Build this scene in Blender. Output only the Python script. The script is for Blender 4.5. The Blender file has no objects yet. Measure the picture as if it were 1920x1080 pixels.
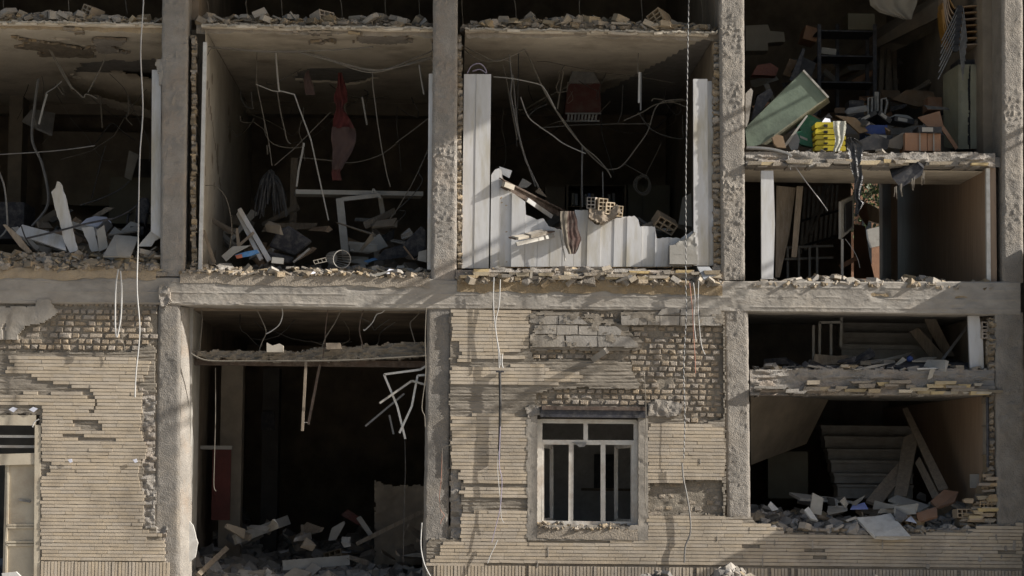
import bpy, bmesh, math, random
import numpy as np
from mathutils import Vector, Matrix
random.seed(7)
R = random.Random(11)
SC = bpy.context.scene
COL = SC.collection

# ------------------------------------------------------------------ camera
YAW, PITCH, ROLL = math.radians(1.6), math.radians(4.66), math.radians(0.55)
EYE = Vector((0.0, -25.0, 1.6))
FPX = 4000.0
_f = Vector((math.sin(YAW) * math.cos(PITCH), math.cos(YAW) * math.cos(PITCH), math.sin(PITCH)))
_r0 = Vector((math.cos(YAW), -math.sin(YAW), 0))
_u0 = _r0.cross(_f)
_r = _r0 * math.cos(ROLL) + _u0 * math.sin(ROLL)
_u = _u0 * math.cos(ROLL) - _r0 * math.sin(ROLL)
cam = bpy.data.cameras.new('camera')
cam.sensor_width = 36.0
cam.lens = FPX / 1920 * 36
cam.clip_end = 500
co = bpy.data.objects.new('camera', cam)
co.matrix_world = Matrix(((_r.x, _u.x, -_f.x, EYE.x), (_r.y, _u.y, -_f.y, EYE.y), (_r.z, _u.z, -_f.z, EYE.z), (0, 0, 0, 1)))
COL.objects.link(co)
SC.camera = co

# ------------------------------------------------------------------ light
SUN = Vector((0.860, -0.180, 0.470)).normalized()      # towards the sun
SUN_STRENGTH, SKY_STRENGTH, EXPOSURE = 5.0, 0.08, 0.65
w = bpy.data.worlds.new("World")
SC.world = w
w.use_nodes = True
nt = w.node_tree
nt.nodes.clear()
sky = nt.nodes.new('ShaderNodeTexSky')
sky.sky_type = 'NISHITA'
sky.sun_disc = False
sky.dust_density = 2.4      # hazy city air
sky.ozone_density = 0.6
sky.sun_elevation = math.asin(SUN.z)
sky.sun_rotation = math.atan2(SUN.x, SUN.y)
bg = nt.nodes.new('ShaderNodeBackground')
bg.inputs['Strength'].default_value = SKY_STRENGTH
wo = nt.nodes.new('ShaderNodeOutputWorld')
nt.links.new(sky.outputs[0], bg.inputs[0])
nt.links.new(bg.outputs[0], wo.inputs[0])
sl = bpy.data.lights.new('sun', 'SUN')
sl.energy = SUN_STRENGTH
sl.angle = math.radians(0.55)
sl.color = (1.0, 0.96, 0.90)
so = bpy.data.objects.new('sun', sl)
so.rotation_euler = SUN.to_track_quat('Z', 'Y').to_euler()
so.location = (20, -30, 30)
COL.objects.link(so)
vs = SC.view_settings
SC.display_settings.display_device = 'sRGB'
vs.view_transform = 'Standard'
vs.look = 'None'
vs.exposure = EXPOSURE
vs.gamma = 1
vs.use_curve_mapping = False
SC.render.engine = 'CYCLES'
SC.cycles.max_bounces = 6
SC.cycles.diffuse_bounces = 4
SC.cycles.use_denoising = True

# ------------------------------------------------------------------ helpers
def P(u, v, Y):
    """world point on the plane y = Y that is seen at photo pixel (u, v)"""
    d = _f * FPX + _r * (u - 960.0) - _u * (v - 540.0)
    return EYE + d * ((Y - EYE.y) / d.y)

def PN(u, v, Y):
    u = np.asarray(u, float) - 960.0
    v = np.asarray(v, float) - 540.0
    dx = _f.x * FPX + _r.x * u - _u.x * v
    dy = _f.y * FPX + _r.y * u - _u.y * v
    dz = _f.z * FPX + _r.z * u - _u.z * v
    t = (Y - EYE.y) / dy
    return np.stack([EYE.x + dx * t, np.broadcast_to(EYE.y + dy * t, dx.shape), EYE.z + dz * t], -1)

def X(u, Y=0.0, v=600): return P(u, v, Y).x
def Z(v, Y=0.0, u=900): return P(u, v, Y).z

def vnoise(u, v, seed):
    u = np.asarray(u, float); v = np.asarray(v, float)
    iu = np.floor(u); iv = np.floor(v)
    fu = u - iu; fv = v - iv
    fu = fu * fu * (3 - 2 * fu); fv = fv * fv * (3 - 2 * fv)
    def h(a, b):
        s = np.sin(a * 127.1 + b * 311.7 + seed * 74.7) * 43758.5453
        return s - np.floor(s)
    return (h(iu, iv) * (1 - fu) + h(iu + 1, iv) * fu) * (1 - fv) + (h(iu, iv + 1) * (1 - fu) + h(iu + 1, iv + 1) * fu) * fv

def fbm(u, v, s, octv=3, seed=0, sv=None):
    sv = s if sv is None else sv
    t = 0; a = 1; n = 0
    for k in range(octv):
        t = t + a * (vnoise(np.asarray(u) / s * 2 ** k, np.asarray(v) / sv * 2 ** k, seed + k * 13) - .5)
        n += a; a *= .55
    return t / n * 2

def pip(U, V, poly):
    ins = np.zeros(np.shape(U), bool)
    n = len(poly)
    for i in range(n):
        x1, y1 = poly[i]; x2, y2 = poly[(i + 1) % n]
        if y1 == y2: continue
        c = ((y1 > V) != (y2 > V)) & (U < (x2 - x1) * (V - y1) / (y2 - y1) + x1)
        ins ^= c
    return ins

def in_any(U, V, polys):
    m = np.zeros(np.shape(U), bool)
    for p in polys: m |= pip(U, V, p)
    return m

# --- materials
MATS = {}
def mat(name, c1, c2=None, scale=6.0, rough=.9, bump=.3, bscale=60.0, metal=0.0, stain=None, stain_amt=.6, sscale=1.3, rnd=0.0, island=0.0,
        spec=.3, stretch=(1, 1, 1), dust=0.0, bdist=.01, sat=(.6, 1.35)):
    if name in MATS: return MATS[name]
    m = bpy.data.materials.new(name); m.use_nodes = True
    t = m.node_tree; N = t.nodes; L = t.links
    b = N['Principled BSDF']
    b.inputs['Roughness'].default_value = rough
    b.inputs['Metallic'].default_value = metal
    b.inputs['Specular IOR Level'].default_value = spec
    geo = N.new('ShaderNodeNewGeometry')
    mp = N.new('ShaderNodeMapping'); mp.inputs['Scale'].default_value = stretch
    L.new(geo.outputs['Position'], mp.inputs['Vector'])
    def noise(s, det=5, ro=.6):
        n = N.new('ShaderNodeTexNoise'); n.inputs['Scale'].default_value = s
        n.inputs['Detail'].default_value = det; n.inputs['Roughness'].default_value = ro
        L.new(mp.outputs[0], n.inputs['Vector']); return n
    def ramp(n, a, z):
        r = N.new('ShaderNodeMapRange'); r.inputs['From Min'].default_value = a; r.inputs['From Max'].default_value = z
        r.clamp = True
        L.new(n, r.inputs['Value']); return r.outputs[0]
    def mix(f, a, c, mode='MIX'):
        x = N.new('ShaderNodeMix'); x.data_type = 'RGBA'; x.blend_type = mode
        if hasattr(f, 'links'): L.new(f, x.inputs[0])
        else: x.inputs[0].default_value = f
        for s, i in ((a, 6), (c, 7)):
            if hasattr(s, 'links'): L.new(s, x.inputs[i])
            else: x.inputs[i].default_value = (*s, 1)
        return x.outputs[2]
    c2 = c2 or tuple(x * .75 for x in c1)
    base = mix(ramp(noise(scale).outputs[0], .35, .65), c1, c2)
    if stain:
        n2 = noise(sscale, 6, .65)
        f = ramp(n2.outputs[0], .48, .68)
        mm = N.new('ShaderNodeMath'); mm.operation = 'MULTIPLY'; mm.inputs[1].default_value = stain_amt
        L.new(f, mm.inputs[0])
        base = mix(mm.outputs[0], base, stain)
    if dust:
        n3 = noise(scale * 2.3, 6, .7)
        f = ramp(n3.outputs[0], .45, .7)
        mm = N.new('ShaderNodeMath'); mm.operation = 'MULTIPLY'; mm.inputs[1].default_value = dust
        L.new(f, mm.inputs[0])
        base = mix(mm.outputs[0], base, (.30, .27, .23))
    if rnd or island:
        if rnd:
            oi = N.new('ShaderNodeObjectInfo'); src = oi.outputs['Random']; amt = rnd
        else:
            src = geo.outputs['Random Per Island']; amt = island
        mr = N.new('ShaderNodeMapRange'); mr.inputs['To Min'].default_value = 1 - amt; mr.inputs['To Max'].default_value = 1 + amt * .8
        L.new(src, mr.inputs['Value'])
        hs = N.new('ShaderNodeHueSaturation')
        L.new(mr.outputs[0], hs.inputs['Value'])
        mr2 = N.new('ShaderNodeMath'); mr2.operation = 'MULTIPLY'; mr2.inputs[1].default_value = 7.31
        fr = N.new('ShaderNodeMath'); fr.operation = 'FRACT'
        L.new(src, mr2.inputs[0]); L.new(mr2.outputs[0], fr.inputs[0])
        ms = N.new('ShaderNodeMapRange'); ms.inputs['To Min'].default_value = sat[0]; ms.inputs['To Max'].default_value = sat[1]
        L.new(fr.outputs[0], ms.inputs['Value']); L.new(ms.outputs[0], hs.inputs['Saturation'])
        L.new(base, hs.inputs['Color'])
        base = hs.outputs[0]
    L.new(base, b.inputs['Base Color'])
    if bump:
        bn = N.new('ShaderNodeBump'); bn.inputs['Strength'].default_value = bump; bn.inputs['Distance'].default_value = bdist
        L.new(noise(bscale, 4, .65).outputs[0], bn.inputs['Height'])
        L.new(bn.outputs[0], b.inputs['Normal'])
    MATS[name] = m
    return m

M_CONC = mat('concrete', (.31, .283, .25), (.225, .206, .182), 5, bump=.9, bscale=55, bdist=.02, stain=(.30, .22, .155), stain_amt=.55, sscale=2.2, dust=.3)
M_CONC_S = mat('shaded_stained_concrete', (.235, .215, .19), (.15, .138, .122), 3.5, bump=.9, bscale=55, bdist=.02, stain=(.31, .265, .21), stain_amt=.6, sscale=1.8)  # darker for partly blocked sun as well as stains, put into the colour
M_CONC_D = mat('concrete_grey', (.315, .285, .247), (.228, .205, .178), 4, bump=1.0, bscale=60, bdist=.025, stain=(.34, .29, .23), stain_amt=.45, sscale=1.8)
M_BEAM = mat('concrete_beam', (.345, .315, .273), (.232, .21, .182), 4, bump=.9, bscale=30, stain=(.36, .31, .25), stain_amt=.5, sscale=2.6, stretch=(.6, 1, 1.2))
M_CEMENT = mat('cement_surround', (.29, .26, .22), (.22, .198, .168), 5, bump=.4, bscale=45, stain=(.34, .31, .27), stain_amt=.5, sscale=3)
M_RENDER = mat('mortar_render', (.235, .205, .165), (.17, .147, .117), 6, bump=.8, bscale=50, stretch=(.5, 1, 1.6), stain=(.33, .29, .24), stain_amt=.5, sscale=2.5)
M_MORTAR = mat('mud_mortar', (.25, .217, .172), (.18, .155, .122), 9, bump=.9, bscale=60, bdist=.02)
M_BRICK = mat('brick', (.33, .265, .19), (.25, .20, .148), 14, bump=.9, bscale=60, rnd=.16, sat=(.65, 1.15), dust=.55, bdist=.02)
M_BRICKS = mat('brick_mass', (.33, .265, .19), (.25, .20, .148), 14, bump=.9, bscale=60, island=.16, sat=(.65, 1.15), dust=.55, bdist=.02)
M_TILE = mat('facing_tile', (.50, .42, .318), (.43, .36, .272), 5, bump=.3, bscale=80, rnd=.028, sat=(.88, 1.1), stain=(.255, .215, .168), stain_amt=.72, sscale=1.5, dust=.35)
M_TILES = mat('facing_tile_mass', (.50, .42, .318), (.43, .36, .272), 5, bump=.3, bscale=80, island=.028, sat=(.88, 1.1), stain=(.255, .215, .168), stain_amt=.72, sscale=1.5, dust=.35)
M_STONE = mat('gypsum_block', (.33, .30, .26), (.26, .235, .20), 5, bump=.6, bscale=40, rnd=.14, sat=(.8, 1.1), stain=(.24, .21, .17), stain_amt=.6, sscale=2.5)
M_RUB = mat('rubble', (.31, .25, .178), (.23, .188, .138), 9, bump=.8, bscale=50, island=.4, dust=.3, bdist=.02)
M_RUBD = mat('rubble_grey', (.28, .255, .225), (.21, .19, .165), 9, bump=.7, bscale=50, island=.45, dust=.3)
M_SHARD = mat('tile_shard', (.36, .295, .21), (.28, .23, .165), 8, bump=.5, bscale=60, rnd=.35, dust=.3)
M_SHARDY = mat('pale_tile_end', (.46, .375, .24), (.38, .305, .195), 8, bump=.4, bscale=60, rnd=.3, dust=.3)
M_CHUNK = mat('chunk', (.33, .295, .25), (.25, .22, .185), 8, bump=.8, bscale=45, rnd=.3, dust=.3)
M_CLAY = mat('hollow_clay', (.40, .31, .215), (.31, .24, .168), 8, bump=.4, bscale=60, rnd=.18, dust=.35)
M_CLAYP = mat('pale_hollow_clay', (.56, .46, .33), (.47, .38, .27), 8, bump=.4, bscale=60, dust=.2)
M_PLAST = mat('plaster', (.42, .38, .315), (.35, .315, .26), 3, bump=.25, bscale=25, stain=(.27, .235, .19), stain_amt=.6, sscale=1.2)
M_PLASTD = mat('plaster_dusty', (.25, .21, .16), (.18, .15, .115), 3, bump=.3, bscale=25, stain=(.12, .10, .08), stain_amt=.7, sscale=.9)
M_CEIL = mat('ceiling_plaster', (.64, .565, .455), (.54, .47, .37), 2.2, bump=.5, bscale=14, stain=(.27, .22, .165), stain_amt=.7, sscale=1.3, bdist=.03)
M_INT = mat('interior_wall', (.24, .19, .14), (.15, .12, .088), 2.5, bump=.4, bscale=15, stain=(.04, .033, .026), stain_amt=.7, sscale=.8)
M_NEARBLACK = mat('near_black', (.075, .068, .06), (.045, .04, .035), 3, bump=.5, bscale=20)  # near-black tone for pier, doorway, niche, shelf back and lintel underside
M_WHITE = mat('white_panel', (.56, .555, .55), (.49, .48, .465), 3, rough=.55, bump=.1, bscale=30, stain=(.36, .31, .205), stain_amt=.7, sscale=2.2, stretch=(2.5, 1, .45), dust=.2)
M_WPAINT = mat('white_paint', (.60, .585, .55), (.50, .485, .45), 5, rough=.6, bump=.2, bscale=40, dust=.45)
M_OFFW = mat('dusty_white', (.34, .325, .295), (.27, .255, .225), 5, rough=.7, bump=.2, bscale=40, dust=.4)
M_FRAME = mat('window_paint', (.62, .59, .535), (.52, .49, .435), 7, rough=.6, bump=.2, bscale=60, stain=(.30, .20, .12), stain_amt=.4, sscale=4, dust=.3)
M_DOOR = mat('door_paint', (.50, .44, .34), (.43, .375, .285), 5, rough=.6, bump=.15, bscale=40, stain=(.28, .20, .13), stain_amt=.4, sscale=4)
M_WOODP = mat('wood_panel', (.38, .27, .185), (.28, .195, .13), 6, rough=.55, bump=.2, bscale=30, stretch=(4, 4, .25), dust=.2)
M_TIMBER = mat('timber', (.25, .20, .148), (.17, .135, .098), 7, rough=.8, bump=.4, bscale=40, stretch=(3, 3, .6), dust=.45)
M_PLY = mat('plywood', (.27, .17, .085), (.21, .13, .06), 6, rough=.5, bump=.1, bscale=40, rnd=.15)
M_STEEL = mat('grey_steel', (.22, .215, .205), (.15, .145, .14), 8, rough=.5, bump=.2, metal=.5, dust=.4)
M_DSTEEL = mat('dark_steel', (.055, .055, .065), (.035, .035, .04), 8, rough=.55, bump=.2, metal=.3, dust=.25)
M_RUST = mat('rusty_steel', (.12, .085, .065), (.075, .055, .045), 9, rough=.8, bump=.5, metal=.2, dust=.35)
M_GREENC = mat('green_cabinet', (.145, .18, .135), (.115, .145, .108), 4, rough=.5, bump=.2, bscale=8, stain=(.05, .055, .045), stain_amt=.6, sscale=2.2, bdist=.03)
M_BEIGEC = mat('beige_cabinet', (.26, .25, .18), (.215, .205, .145), 3, rough=.5, bump=.5, bscale=5, stain=(.20, .18, .13), stain_amt=.5, sscale=2, bdist=.04)
M_OLIVE = mat('olive_cabinet', (.14, .125, .08), (.11, .095, .06), 3, rough=.5, bump=.2, bscale=8)
M_YEL = mat('yellow_plastic', (.50, .40, .02), (.40, .315, .018), 6, rough=.5, bump=.1, dust=.2)
M_BLACK = mat('black_plastic', (.022, .022, .025), (.014, .014, .016), 6, rough=.5, bump=.2, dust=.12)
M_DGREY = mat('dark_grey_fabric', (.04, .04, .045), (.026, .026, .03), 6, rough=.9, bump=.3, dust=.25)
M_CARD = mat('cardboard', (.34, .19, .115), (.27, .15, .09), 5, rough=.85, bump=.2, bscale=25, dust=.2)
M_CARDD = mat('brown_cardboard', (.24, .165, .10), (.18, .12, .075), 5, rough=.85, bump=.2, bscale=25, dust=.3)
M_GREEN = mat('green_plastic', (.025, .14, .075), (.018, .10, .055), 5, rough=.5, bump=.1, dust=.2)
M_BLUE = mat('blue_plastic', (.03, .06, .22), (.022, .045, .16), 5, rough=.5, bump=.1, dust=.15)
M_SKYB = mat('light_blue_print', (.04, .13, .28), (.03, .10, .22), 30, rough=.4, bump=.1, dust=.25)
M_ORANGE = mat('orange_print', (.28, .08, .035), (.22, .055, .025), 30, rough=.4, bump=.1, dust=.2)
M_RED = mat('red_cloth', (.075, .014, .012), (.055, .011, .009), 4, rough=.9, bump=.3, bscale=60, stain=(.07, .034, .028), stain_amt=.8, sscale=2.5)
M_PINKD = mat('dusty_pink_cloth', (.075, .047, .04), (.058, .036, .031), 4, rough=.9, bump=.3, bscale=60)
M_REDM = mat('red_canvas', (.10, .036, .03), (.075, .03, .026), 3, rough=.8, bump=.3, bscale=30, stain=(.13, .10, .085), stain_amt=.7, sscale=3)
M_REDD = mat('red_door', (.09, .02, .014), (.06, .014, .010), 3, rough=.6, bump=.3)
M_BROWNC = mat('brown_cloth', (.085, .05, .042), (.055, .034, .028), 5, rough=.9, bump=.3, dust=.3)
M_KHAKI = mat('khaki_cloth', (.22, .19, .15), (.17, .145, .115), 5, rough=.9, bump=.3, dust=.3)
M_CABLE = mat('dusty_cable', (.17, .15, .12), (.12, .105, .085), 10, rough=.7, bump=.2)
M_CABLED = mat('dark_cable', (.05, .047, .045), (.03, .03, .03), 10, rough=.7, bump=.2, dust=.2)
M_CABLEW = mat('white_cable', (.48, .47, .45), (.40, .39, .37), 10, rough=.6, bump=.1)
M_ROPE2 = mat('dark_rope_strand', (.06, .06, .06), (.04, .04, .04), 20, bump=.2)
M_COPPER = mat('copper_wire', (.42, .21, .15), (.34, .16, .11), 10, rough=.6, bump=.1)
M_LILAC = mat('lilac_cable', (.33, .29, .37), (.25, .22, .28), 10, rough=.6, bump=.1)
M_PAPER = mat('paper', (.62, .63, .70), (.55, .56, .63), 5, rough=.8, bump=.1)
M_BLUEP = mat('blue_paper', (.28, .33, .62), (.22, .26, .5), 5, rough=.8, bump=.1)
M_FILM = mat('cloudy_plastic_film', (.44, .43, .36), (.35, .34, .27), 9, rough=.35, bump=.6, bscale=18, bdist=.03)
M_BLKBAG = mat('black_film', (.03, .03, .032), (.018, .018, .02), 6, rough=.33, bump=.9, bscale=12, bdist=.05, spec=.6, dust=.25)
M_GROUND = mat('street_dust', (.43, .40, .355), (.36, .335, .295), 2, bump=.6, bscale=12, stain=(.28, .255, .22), stain_amt=.5, sscale=.6)
M_OPP = mat('opposite_plaster', (.42, .385, .33), (.36, .33, .28), 2, bump=.2)
M_GLASSD = mat('dark_pane', (.03, .035, .04), (.02, .025, .03), 2, rough=.1, bump=0, spec=.5)
M_LEAF = mat('leaf', (.06, .085, .03), (.045, .062, .02), 5, rough=.6, bump=0, island=.4)
M_BARK = mat('bark', (.12, .09, .06), (.08, .06, .04), 9, bump=.6)
M_REDBR = mat('orange_brick', (.36, .20, .12), (.28, .15, .09), 9, bump=.5, rnd=.2)
M_MARBLE = mat('grey_marble', (.42, .43, .44), (.33, .34, .355), 12, rough=.4, bump=.1, dust=.3)
M_STAIR = mat('stair_stone', (.36, .335, .30), (.27, .25, .22), 6, rough=.7, bump=.4, dust=.4)

# --- objects
WL = {}
def link(o, parent=None, wloc=(0, 0, 0)):
    COL.objects.link(o)
    w_ = Vector(wloc)
    if parent is not None:
        o.parent = parent
        o.location = w_ - WL[parent.name]
    else:
        o.location = w_
    WL[o.name] = w_
    return o

def setp(o, label=None, cat=None, group=None, kind=None):
    if label: o['label'] = label
    if cat: o['category'] = cat
    if group: o['group'] = group
    if kind: o['kind'] = kind
    return o

def empty(name, loc, label=None, cat=None, group=None, kind=None, parent=None):
    o = bpy.data.objects.new(name, None)
    o.empty_display_size = .1
    link(o, parent, loc)
    return setp(o, label, cat, group, kind)

def mesh_obj(name, V, F, m, parent=None, smooth=0, wloc=None, label=None, cat=None, group=None, kind=None, mats=None, midx=None):
    V = np.asarray(V, float)
    c = Vector(((V[:, 0].min() + V[:, 0].max()) / 2, (V[:, 1].min() + V[:, 1].max()) / 2, V[:, 2].min())) if wloc is None else Vector(wloc)
    me = bpy.data.meshes.new(name)
    if isinstance(F, np.ndarray):
        F4 = F
        me.vertices.add(len(V)); me.vertices.foreach_set('co', (V - np.array(c)).astype(np.float32).ravel())
        me.loops.add(F4.size); me.loops.foreach_set('vertex_index', F4.astype(np.int32).ravel())
        me.polygons.add(len(F4)); me.polygons.foreach_set('loop_start', (np.arange(len(F4)) * F4.shape[1]).astype(np.int32))
        me.update(calc_edges=True)
    else:
        me.from_pydata([tuple(p) for p in (V - np.array(c))], [], F)
    me.validate()
    for mm in (mats or [m]): me.materials.append(mm)
    if midx is not None: me.polygons.foreach_set('material_index', np.asarray(midx, np.int32))
    if smooth:
        me.polygons.foreach_set('use_smooth', np.ones(len(me.polygons), bool))
        me.set_sharp_from_angle(angle=math.radians(smooth))
    else:
        me.polygons.foreach_set('use_smooth', np.zeros(len(me.polygons), bool))
    me.update()
    o = bpy.data.objects.new(name, me)
    link(o, parent, c)
    return setp(o, label, cat, group, kind)

class MB:
    def __init__(s): s.v = []; s.f = []
    def add(s, v, f):
        n = len(s.v); s.v += [tuple(p) for p in v]; s.f += [tuple(i + n for i in q) for q in f]; return s
    def box(s, c, d, rot=None):
        c = Vector(c); d = Vector(d) / 2
        vs_ = [Vector((x * d.x, y * d.y, z * d.z)) for x in (-1, 1) for y in (-1, 1) for z in (-1, 1)]
        if rot is not None: vs_ = [rot @ q for q in vs_]
        return s.add([q + c for q in vs_], [(0, 1, 3, 2), (4, 6, 7, 5), (0, 4, 5, 1), (2, 3, 7, 6), (0, 2, 6, 4), (1, 5, 7, 3)])
    def span(s, a, b):
        a = Vector(a); b = Vector(b); return s.box((a + b) / 2, (abs(b.x - a.x), abs(b.y - a.y), abs(b.z - a.z)))
    def bar(s, p, q, w_, t, up=(0, -1, 0)):
        """beam from p to q; w_ = width across (perpendicular to up), t = thickness along up"""
        p = Vector(p); q = Vector(q); d = (q - p); L_ = d.length; d.normalize()
        up = Vector(up); up = (up - d * up.dot(d)); up.normalize()
        sd = d.cross(up)
        vs_ = []
        for e in (p, q):
            for a, b in ((-1, -1), (1, -1), (1, 1), (-1, 1)):
                vs_.append(e + sd * (a * w_ / 2) + up * (b * t / 2))
        return s.add(vs_, [(3, 2, 1, 0), (4, 5, 6, 7), (0, 1, 5, 4), (1, 2, 6, 5), (2, 3, 7, 6), (3, 0, 4, 7)])
    def tube(s, pts, r, n=6, cap=True):
        pts = [Vector(p) for p in pts]
        rings = []
        for i, p in enumerate(pts):
            d = (pts[min(i + 1, len(pts) - 1)] - pts[max(i - 1, 0)])
            if d.length < 1e-9: d = Vector((0, 0, 1))
            d.normalize()
            a = d.cross(Vector((0.13, 1, 0.07))); a.normalize(); b = d.cross(a)
            rr = r[i] if isinstance(r, (list, tuple)) else r
            rings.append([p + (a * math.cos(2 * math.pi * k / n) + b * math.sin(2 * math.pi * k / n)) * rr for k in range(n)])
        f = []
        for i in range(len(rings) - 1):
            for k in range(n):
                f.append((i * n + k, i * n + (k + 1) % n, (i + 1) * n + (k + 1) % n, (i + 1) * n + k))
        if cap:
            f.append(tuple(range(n))[::-1]); f.append(tuple((len(rings) - 1) * n + k for k in range(n)))
        return s.add([q for r_ in rings for q in r_], f)
    def plate(s, pts, th, nrm=None):
        """closed n-gon of world points, thickened by th along nrm (default: own normal, away from the camera)"""
        pts = [Vector(p) for p in pts]; n = len(pts)
        nn = Vector((0, 0, 0))
        for i in range(n):
            a = pts[i]; b = pts[(i + 1) % n]
            nn += a.cross(b)
        nn.normalize()
        if nn.y < 0 and nrm is None: nn = -nn
        if nrm is not None: nn = Vector(nrm)
        f0 = tuple(range(n)); f1 = tuple(range(n, 2 * n))
        f = [f0, f1[::-1]] + [(i, i + n, (i + 1) % n + n, (i + 1) % n) for i in range(n)]
        return s.add(pts + [p + nn * th for p in pts], f)
    def build(s, name, m, parent=None, **k):
        o = mesh_obj(name, s.v, s.f, m, parent, **k)
        bm = bmesh.new(); bm.from_mesh(o.data); bmesh.ops.recalc_face_normals(bm, faces=bm.faces); bm.to_mesh(o.data); bm.free()
        return o

def smooth_path(pts, sub=6):
    pts = [Vector(p) for p in pts]
    if len(pts) < 3: return pts
    out = []
    for i in range(len(pts) - 1):
        p0 = pts[max(i - 1, 0)]; p1 = pts[i]; p2 = pts[i + 1]; p3 = pts[min(i + 2, len(pts) - 1)]
        for k in range(sub):
            t = k / sub
            out.append(.5 * ((2 * p1) + (p2 - p0) * t + (2 * p0 - 5 * p1 + 4 * p2 - p3) * t * t + (3 * p1 - p0 - 3 * p2 + p3) * t ** 3))
    out.append(pts[-1])
    return out

def px(pts, Y=None):
    return [P(p[0], p[1], p[2] if len(p) > 2 else Y) for p in pts]

def relief_grid(name, U, V, mask, Y, thick, disp, m, parent=None, smooth=35, **k):
    """a rough slab: grid nodes U, V (photo px, traced on the plane y = Y), mask per cell, disp in metres towards the street"""
    ni, nj = U.shape
    pts = PN(U, V, Y)
    front = pts.copy(); front[..., 1] = Y - disp
    back = pts.copy(); back[..., 1] = Y + thick
    idx = np.arange(ni * nj).reshape(ni, nj)
    a = idx[:-1, :-1]; b = idx[1:, :-1]; c = idx[1:, 1:]; d = idx[:-1, 1:]
    nb = ni * nj
    faces = [np.stack([a, b, c, d], -1)[mask]]
    pad = np.pad(mask, 1)
    core = pad[1:-1, 1:-1]
    for (nbm, p, q) in ((pad[:-2, 1:-1], d, a), (pad[2:, 1:-1], b, c), (pad[1:-1, :-2], a, b), (pad[1:-1, 2:], c, d)):
        e = core & ~nbm
        faces.append(np.stack([q, p, p + nb, q + nb], -1)[e])
    F = np.concatenate(faces)
    allv = np.concatenate([front.reshape(-1, 3), back.reshape(-1, 3)])
    used = np.unique(F)
    re = np.full(len(allv), -1); re[used] = np.arange(len(used))
    return mesh_obj(name, allv[used], re[F][:, ::-1].copy(), m, parent, smooth=smooth, **k)

def relief(name, m, Y, thick, inside, bbox, res=3.0, disp=None, parent=None, edge=2.0, seed=0, smooth=35, **k):
    x0, y0, x1, y1 = bbox
    u = np.arange(x0, x1 + res * .5, res); v = np.arange(y0, y1 + res * .5, res)
    U, V = np.meshgrid(u, v, indexing='ij')
    cu = (U[:-1, :-1] + U[1:, 1:]) / 2; cv = (V[:-1, :-1] + V[1:, 1:]) / 2
    eu = cu + edge * fbm(cu, cv, 14, 3, seed + 5); ev = cv + edge * fbm(cu, cv, 14, 3, seed + 9)
    mask = inside(eu, ev) if callable(inside) else in_any(eu, ev, inside)
    ju = (vnoise(U * 3.7, V * 3.1, seed + 3) - .5) * res * .5; jv = (vnoise(U * 2.9, V * 3.9, seed + 4) - .5) * res * .5
    D = disp(U, V) if disp is not None else np.zeros(U.shape)
    return relief_grid(name, U + ju, V + jv, mask, Y, thick, D, m, parent, smooth, **k)

def strip_relief(name, m, Y, thick, top, bot, n, res, disp, parent=None, smooth=35, seed=0, **k):
    """upright member: top = (u0, u1, v), bot = (u0, u1, v)"""
    vv = np.arange(top[2], bot[2] + res * .5, res)
    t = (vv - top[2]) / (bot[2] - top[2])
    L_ = top[0] + (bot[0] - top[0]) * t; R_ = top[1] + (bot[1] - top[1]) * t
    L_ = L_ + 0.8 * fbm(vv, vv * 0, 20, 3, seed + 1); R_ = R_ + 0.8 * fbm(vv, vv * 0 + 9, 20, 3, seed + 2)
    a = np.linspace(0, 1, n)
    U = L_[None, :] + (R_ - L_)[None, :] * a[:, None]
    V = np.broadcast_to(vv[None, :], U.shape).copy()
    D = disp(U, V)
    edge = np.minimum(a, 1 - a)[:, None] * (n - 1)
    D = D - np.where(edge < .5, .022, np.where(edge < 1.5, .006, 0))
    return relief_grid(name, U, V, np.ones((U.shape[0] - 1, U.shape[1] - 1), bool), Y, thick, D, m, parent, smooth, **k)
# ================================================================== structure
def gbox(name, a, b, m, parent=None, **k):
    mb = MB().span(a, b); return mb.build(name, m, parent, **k)

def hgrid(name, x0, x1, y0, y1, res, zf, m, thick=.1, mask=None, parent=None, smooth=35, **k):
    """rough horizontal slab whose underside (thick > 0) or top (thick < 0) follows zf"""
    x = np.linspace(x0, x1, max(2, int((x1 - x0) / res) + 1)); y = np.linspace(y0, y1, max(2, int((y1 - y0) / res) + 1))
    XX, YY = np.meshgrid(x, y, indexing='ij')
    ZZ = zf(XX, YY)
    mk = np.ones((len(x) - 1, len(y) - 1), bool)
    if mask is not None:
        mk = mask((XX[:-1, :-1] + XX[1:, 1:]) / 2, (YY[:-1, :-1] + YY[1:, 1:]) / 2)
    n = XX.size
    top = np.stack([XX, YY, ZZ], -1).reshape(-1, 3)
    bk = np.stack([XX, YY, ZZ + thick], -1).reshape(-1, 3)
    idx = np.arange(n).reshape(XX.shape)
    a = idx[:-1, :-1]; b = idx[1:, :-1]; c = idx[1:, 1:]; d = idx[:-1, 1:]
    fl = [np.stack([a, d, c, b], -1)[mk]]
    pad = np.pad(mk, 1)
    for (nbm, p, q) in ((pad[:-2, 1:-1], d, a), (pad[2:, 1:-1], b, c), (pad[1:-1, :-2], a, b), (pad[1:-1, 2:], c, d)):
        e = mk & ~nbm
        fl.append(np.stack([p, q, q + n, p + n], -1)[e])
    F = np.concatenate(fl)
    if thick < 0: F = F[:, ::-1].copy()
    av = np.concatenate([top, bk]); used = np.unique(F)
    re = np.full(len(av), -1); re[used] = np.arange(len(used))
    return mesh_obj(name, av[used], re[F], m, parent, smooth=smooth, **k)

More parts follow.
